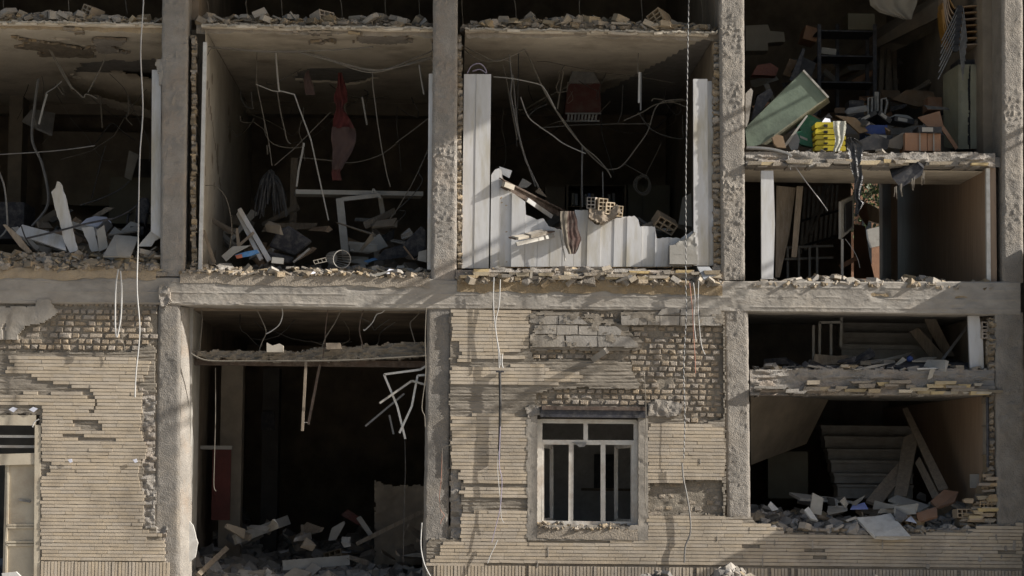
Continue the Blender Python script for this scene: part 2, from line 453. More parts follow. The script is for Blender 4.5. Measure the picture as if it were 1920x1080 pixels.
z2 = Z(524); z2b = Z(579); z3 = Z(62, .2, 835); zroof = 9.8
XLEFT = X(-300); XC = {1: (X(300), X(352)), 2: (X(808), X(852)), 3: (X(1350), X(1398)), 4: (X(1862), X(1918))}
XRIGHT = X(2300)
DEEP = 6.2

# ground
gz = lambda x, y: .03 * fbm(x, y, 1.2, 4, 3) + .02 * fbm(x, y, .3, 3, 8)
hgrid('street', -13, 13, -9, -.1, .08, gz, M_GROUND, thick=-.3, kind='structure')
gbox('ground', (-150, -160, -.6), (150, 160, -.06), M_GROUND, kind='structure')
gbox('garage_floor', (XLEFT, -.1, -.05), (XRIGHT, 9.0, .06), M_RUBD, kind='structure')

B = empty('damaged_building', (0, 0, 0), 'bomb-damaged concrete frame building with its facade blown open', 'building')

# --- columns
def rough(s1, s2, a1, a2, seed, board=0.0):
    def d(U, V):
        r = a1 * fbm(U, V, s1, 3, seed) + a2 * np.maximum(fbm(U, V, s2, 3, seed + 7, s2 * 1.15), 0) * (1 + 1.2 * fbm(U, V, 70, 2, seed + 2))
        if board: r = r + board * (np.abs((V / 15.0 + .25 * fbm(U, V, 200, 2, seed)) % 1 - .5) < .06)
        return r
    return d
HT = -430
def col(tp, bt, m, d, depth=.36, Y=0.0, n=None, seed=0, **k):
    n = n or int((tp[1] - tp[0]) / 2.4)
    return strip_relief('column', m, Y, depth, tp, bt, n, 2.4, d, B, seed=seed, **k)
col((307, 359, HT), (300, 346, 519), M_CONC, rough(22, 6, .011, .016, 1, .003), seed=1)
col((816, 860, HT), (808, 856, 524), M_CONC, rough(22, 4, .007, .016, 2, .002), seed=2)
col((1344, 1395, HT), (1353, 1397, 526), M_CONC_D, rough(22, 4, .007, .016, 3), seed=3)
col((1878, 1918, HT), (1880, 1919, 530), M_CONC_D, rough(22, 4, .007, .018, 4), depth=.47, seed=4)
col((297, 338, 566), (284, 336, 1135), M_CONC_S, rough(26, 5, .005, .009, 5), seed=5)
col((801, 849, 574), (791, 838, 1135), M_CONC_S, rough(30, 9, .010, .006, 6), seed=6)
col((1357, 1403, 579), (1364, 1408, 1010), M_CONC_D, rough(22, 4, .007, .013, 7), seed=7)
col((1866, 1919, 586), (1872, 1926, 1135), M_CONC_D, rough(26, 10, .02, .022, 8), seed=8, depth=.4)
# chipped plaster on the inner cheek of the left ground-floor column
strip_relief('column_cheek', M_CONC, .02, .40, (338.6, 350, 575), (336.6, 352, 1100), 7, 3,
             lambda U, V: .006 * fbm(U, V, 9, 3, 44) - (U - 337) / 14 * .16, B, seed=61)
gbox('plaster_lining', P(352, 560, .30) + Vector((0, 0, -.1)), (X(356), 1.1, .0), M_OFFW, B)
# --- beam
def beam_d(U, V):
    t = V - (517 + .0085 * U)
    r = .006 * fbm(U, V, 40, 3, 21) + .010 * np.maximum(fbm(U, V, 9, 3, 22, 6), 0) * (fbm(U, V, 60, 2, 24) + .5)
    r = r + .006 * (np.abs((t / 19.0 + .08 * fbm(U, V, 300, 2, 5)) % 1 - .5) < .05)
    r = r - .03 * np.maximum(fbm(U, V, 60, 3, 33, 18) - .35, 0) * 2
    return r
u = np.arange(-320, 1916, 2.6); n = 25
a = np.linspace(0, 1, n)
top = 518 + .0062 * np.clip(u, 0, 1600) + 1.0 * fbm(u, u * 0, 30, 3, 71)
bot = np.interp(u, [-320, 0, 300, 350, 800, 1000, 1400, 1860, 1930], [566, 570, 571, 573, 580, 581, 585, 591, 592]) + .8 * fbm(u, u * 0, 24, 3, 72)
Vg = top[None, :] + (bot - top)[None, :] * a[:, None]
Ug = np.broadcast_to(u[None, :], Vg.shape).copy()
Dg = beam_d(Ug, Vg) - np.where(np.minimum(a, 1 - a)[:, None] * (n - 1) < .5, .02, 0)
relief_grid('beam', Ug.T.copy(), Vg.T.copy(), np.ones((len(u) - 1, n - 1), bool), -.012, .37, Dg.T.copy(), M_BEAM, B)
# concrete lump clinging where beam meets the left column
relief('concrete_lump', M_CONC, -.03, .1, [[(297, 540), (306, 534), (318, 540), (322, 566), (310, 577), (303, 574)]], (290, 530, 328, 584), 2.5,
       lambda U, V: .07 + .03 * fbm(U, V, 10, 3, 4), B, seed=8)

# --- slabs, roof
gbox('floor_slab', (XLEFT, .36, z2b + .02), (X(1372), DEEP, z2 - .03), M_RUBD, B)
gbox('floor_slab', (X(1372) + .002, .36, z2b + .03), (X(1890), DEEP * .42, z2 - .04), M_RUBD, B)
gbox('shade_roof_slab', (XLEFT, -2.55, zroof), (8.05, DEEP + .6, zroof + .3), M_CONC, B)  # unseen; overhang depth and right end shaped to shade the facade
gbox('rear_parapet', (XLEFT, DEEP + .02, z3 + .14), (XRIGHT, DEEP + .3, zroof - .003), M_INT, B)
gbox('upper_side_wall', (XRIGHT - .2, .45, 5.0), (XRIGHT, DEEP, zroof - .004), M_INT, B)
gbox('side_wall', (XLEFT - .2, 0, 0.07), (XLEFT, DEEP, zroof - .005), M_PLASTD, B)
# roof-level outer bays left and right of the frame keep the top floor closed at its ends
# --- ceilings of the three upper rooms (slab above, plaster below)
def ceil_z(seed, sag=None):
    def f(x, y):
        r = z3 - .012 * fbm(x, y, .5, 3, seed) - .02 * np.maximum(fbm(x, y, .16, 3, seed + 3), 0) * np.clip(1.2 - y, .1, 1)
        if sag is not None: r = r + sag(x, y)
        return r
    return f
def cmask(seed, holes):
    def f(x, y):
        k = y > .10 + .09 * fbm(x, x * 0, .25, 4, seed)
        for (hx, hy, rx, ry) in holes:
            q = ((x - hx) / rx) ** 2 + ((y - hy) / ry) ** 2 + .8 * fbm(x, y, .35, 3, seed + 1)
            k &= q > 1
        return k
    return f
x1a, x1b = XLEFT, X(303); x2a, x2b = X(364), X(812); x3a, x3b = X(866), X(1345)
c1 = hgrid('ceiling', x1a, x1b, .02, DEEP, .05, ceil_z(31, lambda x, y: -.10 * np.clip((y - 1.2) / 2, 0, 1) * np.clip((x1b - .8 - x) / 2, 0, 1)), M_CEIL, .03,
           cmask(2, [(X(170), 3.3, .75, 1.1), (X(75), .9, .12, .08)]), B)
c2 = hgrid('ceiling', x2a, x2b, .02, DEEP, .05, ceil_z(32), M_CEIL, .03, cmask(4, [(X(590), 3.2, .55, .6)]), B)
c3 = hgrid('ceiling', x3a, x3b, .02, DEEP, .05, ceil_z(33), M_CEIL, .03,
           lambda x, y: cmask(6, [])(x, y) & (x < x3b - .05 - .24 * y - .08 * np.abs(fbm(x, y, .3, 3, 3))), B)
for (xa, xb) in ((x1a, x1b), (x2a, x2b), (x3a, x3b)):
    gbox('roof_joist_slab', (xa, .5, z3 + .032), (xb, DEEP, z3 + .052), M_RUBD, B)
    # torn plaster edge along the slab front
    hgrid('torn_edge', xa, xb, .0, .24, .018, lambda x, y: z3 + .012 + .035 * np.abs(fbm(x, y, .06, 3, 5)), M_PLAST, .02,
          lambda x, y: y > .06 + .08 * fbm(x, x * 0, .10, 4, 8), B)

# patches where the ceiling plaster has come away
def torn_patch(u0, u1, ya, yb, seed, thr):
    hgrid('torn_plaster', X(u0), X(u1), ya, yb, .028, lambda x, y: z3 - .034 - .035 * np.abs(fbm(x, y, .09, 3, seed)) , M_RUB, .03,
          lambda x, y: (fbm(x, y, .45, 4, seed + 3) + .35 - 1.3 * ((x - (X(u0) + X(u1)) / 2) / (X(u1) - X(u0))) ** 2 * 2) > thr, B)
torn_patch(-60, 130, .7, 1.9, 141, .25); torn_patch(120, 215, .7, 1.6, 142, .3); torn_patch(520, 770, .12, .8, 143, .22); torn_patch(0, 300, .1, .45, 144, .42)
# --- partitions
def wall(name, x0, x1, y0, y1, za, zb, m, **k): return gbox(name, (x0, y0, za), (x1, y1, zb), m, B, **k)
wall('partition_wall', X(318), X(370), .37, DEEP, z2 - .02, z3 + .03, M_PLASTD)
wall('partition_wall', X(824), X(846), .37, DEEP, z2 - .02, zroof - .01, M_PLASTD)
wall('partition_wall', X(1346), X(1390), .37, DEEP, z2 - .02, zroof - .012, M_PLASTD)
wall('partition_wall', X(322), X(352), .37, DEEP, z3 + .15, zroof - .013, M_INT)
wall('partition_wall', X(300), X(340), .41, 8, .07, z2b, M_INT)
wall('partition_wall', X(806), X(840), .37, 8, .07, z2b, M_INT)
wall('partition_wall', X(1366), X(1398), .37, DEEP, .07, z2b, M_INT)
# cream plaster facing on the left wall of the second upper room
x_l2 = X(371)
V_, F_ = [], []
yy = np.arange(.12, DEEP, .06); zz = np.arange(z2 - .05, z3 - .005, .06)
YY, ZZ = np.meshgrid(yy, zz, indexing='ij')
XX = x_l2 + .012 * fbm(YY, ZZ, .5, 3, 6) - .03 * (np.abs(YY * .6 - (z3 - ZZ) + .35 + .1 * fbm(YY, ZZ, .3, 2, 3)) < .03)
idx = np.arange(YY.size).reshape(YY.shape)
q = np.stack([idx[:-1, :-1], idx[1:, :-1], idx[1:, 1:], idx[:-1, 1:]], -1).reshape(-1, 4)
mesh_obj('plaster_facing', np.stack([XX, YY, ZZ], -1).reshape(-1, 3), q, M_PLAST, B, smooth=35)
gbox('plaster_edge', (X(368.5), .06, z2), (x_l2 + .028, .125, Z(80, .1, 370)), M_WPAINT, B)
# rear walls
zl, zh = Z(524, DEEP, 1620), Z(338, DEEP, 1620)
xd0, xd1 = X(1596, DEEP, 430), X(1655, DEEP, 430)
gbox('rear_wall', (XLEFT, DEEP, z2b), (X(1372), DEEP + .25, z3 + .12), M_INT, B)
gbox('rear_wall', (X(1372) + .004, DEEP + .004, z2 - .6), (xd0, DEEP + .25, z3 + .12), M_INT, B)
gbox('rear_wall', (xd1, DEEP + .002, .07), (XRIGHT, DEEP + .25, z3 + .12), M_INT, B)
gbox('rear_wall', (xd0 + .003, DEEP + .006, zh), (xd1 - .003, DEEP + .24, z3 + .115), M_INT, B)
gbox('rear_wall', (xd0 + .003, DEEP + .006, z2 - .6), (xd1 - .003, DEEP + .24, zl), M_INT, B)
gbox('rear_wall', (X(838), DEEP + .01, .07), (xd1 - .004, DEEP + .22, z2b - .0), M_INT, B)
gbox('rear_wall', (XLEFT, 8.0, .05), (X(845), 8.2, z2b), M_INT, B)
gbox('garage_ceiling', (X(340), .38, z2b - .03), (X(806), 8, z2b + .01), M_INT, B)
# masonry edges beside the columns
def mason(bbox, seed, Y=.08, m=None, amp=.04):
    x0, y0, x1, y1 = bbox
    relief('masonry_edge', m or M_RUB, Y, .18, lambda U, V: np.ones(U.shape, bool) & (U > x0 + 1) & (U < x1 - 1), (x0 - 3, y0, x1 + 3, y1), 2.4,
           lambda U, V: amp * fbm(U, V, 14, 4, seed, 9) + .03 * ((V / 13 + .9 * fbm(U, V, 26, 3, seed)) % 1 > .3), B, seed=seed, edge=3)
mason((358, 66, 369, 524), 81); mason((856, 66, 867, 524), 82); mason((1336, 80, 1354, 524), 83); mason((1852, 596, 1866, 700), 84, .05)
mason((1848, 742, 1864, 890), 85, .10); mason((1396, 742, 1404, 960), 86, .1); mason((808, 68, 818, 524), 87, .16)

def screed(u0, u1, tops, bot, seed, m=M_RUB, Y=.02):
    tu = [t[0] for t in tops]; tv = [t[1] for t in tops]
    relief('broken_screed', m, Y, .3, lambda U, V: (V > np.interp(U, tu, tv) + 3 * fbm(U, U * 0, 22, 3, seed)) & (V < bot) & (U > u0) & (U < u1), (u0 - 2, min(tv) - 6, u1 + 2, bot + 2), 2.4,
           lambda U, V: .045 * fbm(U, V, 20, 4, seed, 7) + .02 * np.clip((V - np.interp(U, tu, tv)) / 20, 0, 1.3) + .02 * np.round(2.5 * fbm(U, V, 46, 2, seed + 3, 6)) / 2, B, seed=seed, edge=2.5)
screed(-20, 300, [(-20, 506), (120, 504), (220, 500), (300, 496)], 521, 131, M_RUB, .03)
screed(347, 810, [(347, 510), (400, 512), (620, 512), (810, 512)], 525, 132, M_CONC, .03)
screed(854, 1354, [(854, 506), (960, 504), (1100, 500), (1354, 510)], 524, 133, M_CONC, -.0)
def embedded(u0, u1, v0, v1, n, seed, Y, slope=.004, mats=None):
    r = random.Random(seed)
    for k in range(n):
        u_ = u0 + (u1 - u0) * (k + r.random()) / n; v_ = r.uniform(v0, v1) + slope * (u_ - u0); w_ = r.uniform(12, 44); h_ = r.uniform(4, 8)
        q = [(u_, v_), (u_ + w_, v_ + r.uniform(-1, 1)), (u_ + w_ - r.uniform(0, 8), v_ + h_), (u_ + r.uniform(-3, 4), v_ + h_ + r.uniform(-1, 1))]
        MB().plate(px(q, Y + r.uniform(-.03, .02)), .08, (0, 1, 0)).build('tile_end', r.choice(mats or [M_SHARD, M_SHARDY, M_RUB]), B)
embedded(860, 1330, 504, 518, 34, 1, -.06); embedded(-10, 290, 500, 512, 14, 2, .0); embedded(1400, 1700, 297, 306, 16, 3, -.04); embedded(1560, 1850, 298, 306, 8, 4, -.04)
embedded(1500, 1850, 710, 730, 26, 5, -.05); embedded(1730, 1850, 730, 735, 6, 6, -.05, 0, [M_SHARDY]); embedded(1410, 1500, 722, 734, 5, 7, -.05, 0, [M_STONE])
# --- mezzanine landings in the right-hand bay
def ledge(v0, v1, u0, u1, seed, yb, m=M_RUB):
    mg = lambda U, V: np.ones(U.shape, bool) & (V > v0 + 3 * fbm(U, U * 0, 25, 3, seed)) & (V < v1 + 1.5 * fbm(U, U * 0, 18, 3, seed + 4))
    relief('landing_edge', m, .03, .3, mg, (u0, v0 - 6, u1, v1 + 5), 2.4,
           lambda U, V: .022 * fbm(U, V, 18, 4, seed, 6) + .035 * (fbm(U, V, 70, 3, seed + 2, 8) > .1) * np.clip((V - v0) / (v1 - v0), 0, 1) + .02 * np.round(2 * fbm(U, V, 40, 2, seed + 3, 7)) / 2, B, seed=seed, edge=2)
    gbox('landing_slab', (X(1400), .3, Z(v1, .1, 1620) + .012), (X(1862), yb, Z(v0, .1, 1620) - .02), M_RUBD, B)
ledge(286, 312, 1398, 1866, 91, 1.5, M_CONC)
gbox('rear_floor', (X(1400), 1.502, 5.76), (X(1862), DEEP, 5.88), M_RUBD, B)
gbox('floor_step', (X(1400), 1.502, Z(313, .1, 1620)), (X(1862), 1.6, 5.757), M_PLASTD, B)
ledge(692, 741, 1406, 1864, 92, 2.6, M_CONC)
xr4 = X(1858)
gbox('wood_panelling', (xr4, .10, z2 - .03), (xr4 + .1, 1.6, Z(314, .1, 1850)), M_WOODP, B)
gbox('wood_panelling', (xr4, 1.602, z2 - .03), (xr4 + .1, DEEP, 5.755), M_WOODP, B)
gbox('wood_panelling', (X(1853), .12, .07), (X(1853) + .1, DEEP, Z(742, .1, 1850)), M_WOODP, B)
gbox('stair_side_wall', (X(1856), .14, Z(690, .1, 1850)), (X(1856) + .1, DEEP, z2b - .02), M_PLASTD, B)
gbox('landing_ceiling', (X(1400), .32, Z(313, .1, 1620) - .012), (xr4 - .004, 1.5, Z(313, .1, 1620)), M_CEIL, B)
gbox('upper_stair_wall', (X(1866), .48, Z(286, .1, 1850)), (X(1866) + .15, DEEP, zroof - .02), M_PLASTD, B)
gbox('partition_wall', (X(1866), .49, .07), (X(1866) + .16, DEEP - .01, Z(286, .1, 1850) - .01), M_PLASTD, B)
gbox('ground_side_wall', (XRIGHT - .2, .45, .07), (XRIGHT, DEEP, 5.0 - .01), M_INT, B)
gbox('panel_trim', (X(1854), .06, z2), (X(1861), .12, Z(316, .1, 1850)), M_WPAINT, B)
gbox('door_jamb', (X(1660, 5.0, 430), 4.6, z2 - .2), (X(1672, 5.0, 430), 5.2, Z(338, 5, 1660)), M_WOODP, B)

# ================================================================== masonry walls with bricks and facing tiles
WIN = (1005, 778, 1200, 990)        # window hole
BP_R = [(1175, 612), (1200, 606), (1357, 608), (1357, 786), (1290, 799), (1275, 775), (1215, 770), (1212, 766), (1003, 766), (1005, 740), (1030, 731),
        (1085, 727), (1197, 729), (1199, 718), (1186, 700), (1184, 680), (1150, 676), (1000, 674), (995, 656), (1200, 657), (1205, 640), (1180, 620)]
BP_R2 = [(1217, 905), (1280, 906), (1281, 901), (1353, 900), (1358, 965), (1300, 962), (1218, 968)]
BP_RT = [(1085, 582), (1163, 582), (1163, 606), (1085, 606)]
BP_L = [(-300, 655), (-10, 655), (-8, 640), (35, 638), (38, 620), (75, 610), (110, 588), (95, 570), (296, 571), (296, 650), (280, 648), (240, 661), (60, 661)]
NOTCH = [(1398, 560), (1398, 955), (1420, 985), (1480, 998), (1560, 1003), (1700, 1002), (1830, 990), (1845, 982), (1880, 985), (1960, 985), (1960, 560)]
inwin = lambda U, V: (U > WIN[0]) & (U < WIN[2]) & (V > WIN[1]) & (V < WIN[3])
def core_in(U, V):
    return (U > 844 - np.clip((V - 985) / 30, 0, 1.2) * 42) & ((U < 1360) | (V > 968)) & (V > 584) & ~inwin(U, V) & ~pip(U, V, NOTCH)
WR = relief('brick_wall', M_MORTAR, .019, .21, core_in, (800, 580, 1916, 1130), 3.2, lambda U, V: .014 * fbm(U, V, 14, 3, 50, 9), B, edge=1.5, seed=50)
DOORH = (-20, 776, 74, 1140)
def coreL_in(U, V): return (U < 296 + np.clip((V - 990) / 30, 0, 1) * 12) & (V > 566) & ~((U < DOORH[2]) & (V > DOORH[1]))
WLF = relief('brick_wall', M_MORTAR, .019, .21, coreL_in, (-300, 562, 320, 1130), 3.2, lambda U, V: .014 * fbm(U, V, 14, 3, 51, 9), B, edge=1.5, seed=51)
# mortar render left on the brickwork
def ridges(U, V, seed):
    return .006 * fbm(U, V, 24, 3, seed, 8) + .004 * np.sin(V * 2 * math.pi / 6.6 + 1.5 * fbm(U, V, 60, 2, seed)) + .009 * np.maximum(fbm(U, V, 40, 3, seed + 3, 3), 0)
def rend_in(U, V):
    return core_in(U, V) & ~pip(U, V, BP_R) & ~pip(U, V, BP_R2) & ~pip(U, V, BP_RT) & ~((U < 866) & (V > 880) & (V < 1010))
relief('mortar_render', M_RENDER, -.026, .053, rend_in, (800, 580, 1916, 1130), 2.6, lambda U, V: ridges(U, V, 60), B, edge=3.5, seed=60)
def rendL_in(U, V):
    return coreL_in(U, V) & ~pip(U, V, BP_L) & ((U < 292) | (V > 1000)) & (V > 640) & ~((U > 268) & (V > 735) & (V < 990))
relief('mortar_render', M_RENDER, -.026, .053, rendL_in, (-300, 562, 320, 1130), 2.6, lambda U, V: ridges(U, V, 61), B, edge=3.5, seed=63)
relief('plaster_patch', M_STONE, -.03, .06, [[(-300, 577), (65, 575), (70, 562), (90, 560), (110, 585), (80, 605), (48, 612), (35, 625), (32, 637), (-300, 637)]],
       (-300, 556, 120, 642), 2.6, lambda U, V: .012 * fbm(U, V, 30, 3, 64) - .02 * (np.abs(U - 8 - 3 * fbm(V, V, 8, 2, 3)) < 2) * (V > 608), B, seed=65)
# broken brick rubble fill at the wall's ragged right edge
relief('wall_edge', M_CONC, .0, .10, lambda U, V: (U > 262) & (U < 291 + (V > 985) * 24) & (V > 722), (250, 720, 322, 1130), 2.4,
       lambda U, V: .045 * fbm(U, V, 12, 4, 66, 7) + .01, B, seed=66, edge=4)
relief('wall_edge', M_CONC, .0, .10, lambda U, V: (U > 845) & (U < 868) & (V > 872) & (V < 1012), (838, 868, 876, 1016), 2.4,
       lambda U, V: .045 * fbm(U, V, 14, 4, 67, 9), B, seed=67, edge=4)
relief('plaster_lump', M_CONC_D, -.02, .06, [[(1216, 756), (1235, 748), (1262, 752), (1280, 758), (1277, 778), (1250, 782), (1215, 780)]], (1208, 742, 1288, 788), 2.4,
       lambda U, V: .035 + .03 * fbm(U, V, 14, 3, 68), B, seed=68)
relief('plaster_lump', M_CONC_D, -.02, .05, [[(985, 765), (1000, 757), (1012, 762), (1013, 778), (990, 782)]], (980, 752, 1018, 786), 2.4,
       lambda U, V: .03 + .025 * fbm(U, V, 10, 3, 69), B, seed=69)
# smooth concrete surround of the window
def surround(U, V):
    return ((U > 988) & (U < 1215) & (V > 778) & (V < 1013)) & ~((U > 1008) & (U < 1198) & (V < 986 + 3 * fbm(U, U * 0, 18, 3, 7)))
relief('window_surround', M_CEMENT, -.047, .25, surround, (984, 774, 1220, 1016), 2.6, lambda U, V: .004 * fbm(U, V, 12, 3, 70) - .02 * np.maximum(fbm(U, V, 16, 3, 71) - .25, 0), B, edge=1.2, seed=70)

# gypsum blocks along the top of the middle wall
def stone(pts, Y=-.05, th=.06, m=M_STONE):
    c = [sum(p[0] for p in pts) / len(pts), sum(p[1] for p in pts) / len(pts)]
    q = [(c[0] + (p[0] - c[0]) * .996 + R.uniform(-.5, .5), c[1] + (p[1] - c[1]) * .985 + R.uniform(-.4, .4)) for p in pts]
    rg_ = []
    for i_ in range(len(q)):
        a_, b_ = q[i_], q[(i_ + 1) % len(q)]; n_ = max(1, int(math.hypot(b_[0] - a_[0], b_[1] - a_[1]) / 7))
        rg_ += [(a_[0] + (b_[0] - a_[0]) * k_ / n_ + (R.uniform(-.8, .8) if k_ else R.uniform(-.6, .6)), a_[1] + (b_[1] - a_[1]) * k_ / n_ + R.uniform(-.5, .5)) for k_ in range(n_)]
    q = rg_
    yj = Y + R.uniform(-.006, .006)
    MB().plate(px(q, yj), th, (0, 1, 0)).build('gypsum_block', m, WR)
def rect(a, b, c, d): return [(a, b), (c, b), (c, d), (a, d)]
for pts in ([(1010, 592), (1047, 592), (1047, 608), (1012, 608)], [(1048, 591), (1082, 590), (1103, 608), (1048, 608)], [(995, 590), (1009, 592), (1011, 608), (993, 604)],
            rect(1003, 610, 1043, 626), rect(1044, 610, 1084, 627), rect(1085, 611, 1120, 628), [(1121, 611), (1155, 611), (1166, 620), (1164, 629), (1121, 629)],
            [(996, 628), (1058, 628), (1060, 650), (998, 651)], rect(1061, 629, 1120, 650), [(1121, 630), (1181, 630), (1193, 642), (1190, 650), (1122, 650)],
            [(1164, 592), (1198, 591), (1198, 609), (1166, 609)], rect(1199, 592, 1213, 609), rect(1214, 592, 1237, 609), rect(1238, 592, 1274, 610), rect(1275, 593, 1311, 610),
            rect(1312, 593, 1354, 610), [(1240, 579), (1275, 578), (1274, 590), (1234, 590)], rect(1276, 579, 1311, 591), [(1312, 580), (1340, 577), (1352, 580), (1353, 592), (1312, 592)],
            [(1180, 632), (1198, 645), (1196, 652), (1170, 652)]):
    stone(pts)

relief('mortar_smear', M_RENDER, -.056, .03, lambda U, V: (fbm(U, V, 26, 4, 611, 14) > .22) & (V > 588) & (V < 652) & ((U < 1180 - (652 - V) * .6) | ((U > 1166) & (V < 606))), (994, 584, 1356, 656), 2.4,
       lambda U, V: .008 * fbm(U, V, 9, 3, 612), B, edge=2, seed=611, kind='stuff')
# ---- bricks (individual pieces, mesh data shared)
def brick_mesh(seed, cham=.15):
    r = random.Random(seed)
    def ring(s, y, j): return [Vector((x * s * .5 + r.uniform(-j, j), y, z * s2 * .5 + r.uniform(-j, j))) for x, z, s2 in ((-1, -1, s), (1, -1, s), (1, 1, s), (-1, 1, s))]
    b_ = ring(1, .5, .0); m_ = ring(1, -.22, .05); f_ = ring(1 - cham * 1.7, -.47, .07)
    for q in f_: q.y += r.uniform(-.05, .05)
    V = b_ + m_ + f_
    F = []
    for k in range(4):
        F += [(k, (k + 1) % 4, 4 + (k + 1) % 4, 4 + k), (4 + k, 4 + (k + 1) % 4, 8 + (k + 1) % 4, 8 + k)]
    cen = Vector((r.uniform(-.15, .15), -.5 - r.uniform(-.03, .06), r.uniform(-.15, .15)))
    V.append(cen)
    F += [(8, 9, 12), (9, 10, 12), (10, 11, 12), (11, 8, 12)]
    return [tuple(v) for v in V], F
def piece_meshes(name, m, n, fn):
    out = []
    for i in range(n):
        V, F = fn(i)
        me = bpy.data.meshes.new(name); me.from_pydata(V, [], F); me.materials.append(m); me.validate(); me.update()
        bm = bmesh.new(); bm.from_mesh(me); bmesh.ops.recalc_face_normals(bm, faces=bm.faces); bm.to_mesh(me); bm.free()
        me.update(); out.append(me)
    return out
BRK = [brick_mesh(i) for i in range(12)]
BRK_ME = piece_meshes('brick', M_BRICK, 12, lambda i: BRK[i])
bricks = []      # (area, u, v, w, h, wall, yoff)
def lay(poly_list, u0, u1, v0, v1, pitch, wallo, blen=(13.0, 17.5), slope=.0095, hole=None, rowlock=False, Y=-.0):
    r = random.Random(int(u0 + v0)); k = 0; v = v0
    while v < v1:
        u = u0 + r.uniform(-10, 0)
        while u < u1:
            w_ = r.uniform(*blen) if r.random() < .86 else r.uniform(22, 31)
            if rowlock: w_ = r.uniform(7.5, 9.5)
            cu, cv = u + w_ / 2, v + pitch / 2 + slope * (u - u0) + r.uniform(-.5, .5)
            ok = all(bool(in_any(np.array([uu]), np.array([cv]), poly_list)[0]) for uu in (cu - w_ * .3, cu, cu + w_ * .3))
            if hole and abs(cu - hole[0]) < hole[2] and abs(cv - hole[1]) < hole[3]: ok = False
            if ok and r.random() < .985:
                bricks.append((w_ * pitch, cu, cv, w_ - 1.5 - r.uniform(0, .8), pitch - 2.0 - r.uniform(0, .8), wallo, Y + r.uniform(-.012, .012)))
            u += w_
        v += pitch; k += 1
lay([BP_R], 985, 1359, 609, 800, 10.7, WR, hole=(1246, 716, 9, 8))
lay([BP_R2], 1214, 1359, 903, 968, 11, WR, Y=.018)
lay([BP_RT], 1085, 1163, 583, 596, 13, WR, rowlock=True)
lay([BP_L], -300, 297, 574, 662, 11.3, WLF)
lay([[(-300, 560), (297, 562), (297, 578), (-300, 576)]], 95, 296, 563, 574, 12, WLF, rowlock=True)
lay([[(1418, 985), (1920, 985), (1920, 1002), (1450, 1004)]], 1425, 1850, 988, 1000, 9, WR, Y=-.02)
def place_pieces(lst, name, mes, raw, mass_name, mass_mat, dy, limit=300):
    vis = [b for b in lst if b[1] > -6 and b[1] < 1926]
    vis.sort(key=lambda b: -b[0])
    single = vis[:limit]; ids = set(id(b) for b in single)
    for b in single:
        _, cu, cv, bw, bh, wo_, yo = b[:7]
        i = R.randrange(len(mes))
        o = bpy.data.objects.new(name, mes[i])
        c = P(cu, cv, yo); L_ = (P(cu + bw / 2, cv, yo) - P(cu - bw / 2, cv, yo)).length; H_ = (P(cu, cv - bh / 2, yo) - P(cu, cv + bh / 2, yo)).length
        link(o, wo_, c + Vector((0, dy / 2, 0)))
        o.scale = (L_, dy, H_)
        o.rotation_euler = (0, R.uniform(-.02, .02) + math.radians(.25), R.uniform(-.03, .03) if name == 'brick' else 0)
    for wall_o in {b[5].name: b[5] for b in lst}.values():
        V, F = [], []
        for b in lst:
            if id(b) in ids or b[5] is not wall_o: continue
            _, cu, cv, bw, bh, wo_, yo = b[:7]
            rv, rf = raw[R.randrange(len(raw))]
            c = P(cu, cv, yo); L_ = (P(cu + bw / 2, cv, yo) - P(cu - bw / 2, cv, yo)).length; H_ = (P(cu, cv - bh / 2, yo) - P(cu, cv + bh / 2, yo)).length
            n_ = len(V)
            V += [(c.x + p[0] * L_, c.y + dy / 2 + p[1] * dy, c.z + p[2] * H_) for p in rv]
            F += [tuple(i + n_ for i in f) for f in rf]
        if V: 
            o = mesh_obj(mass_name, V, F, mass_mat, wall_o, kind='stuff')
            bm = bmesh.new(); bm.from_mesh(o.data); bmesh.ops.recalc_face_normals(bm, faces=bm.faces); bm.to_mesh(o.data); bm.free()
place_pieces(bricks, 'brick', BRK_ME, BRK, 'bricks', M_BRICKS, .085)

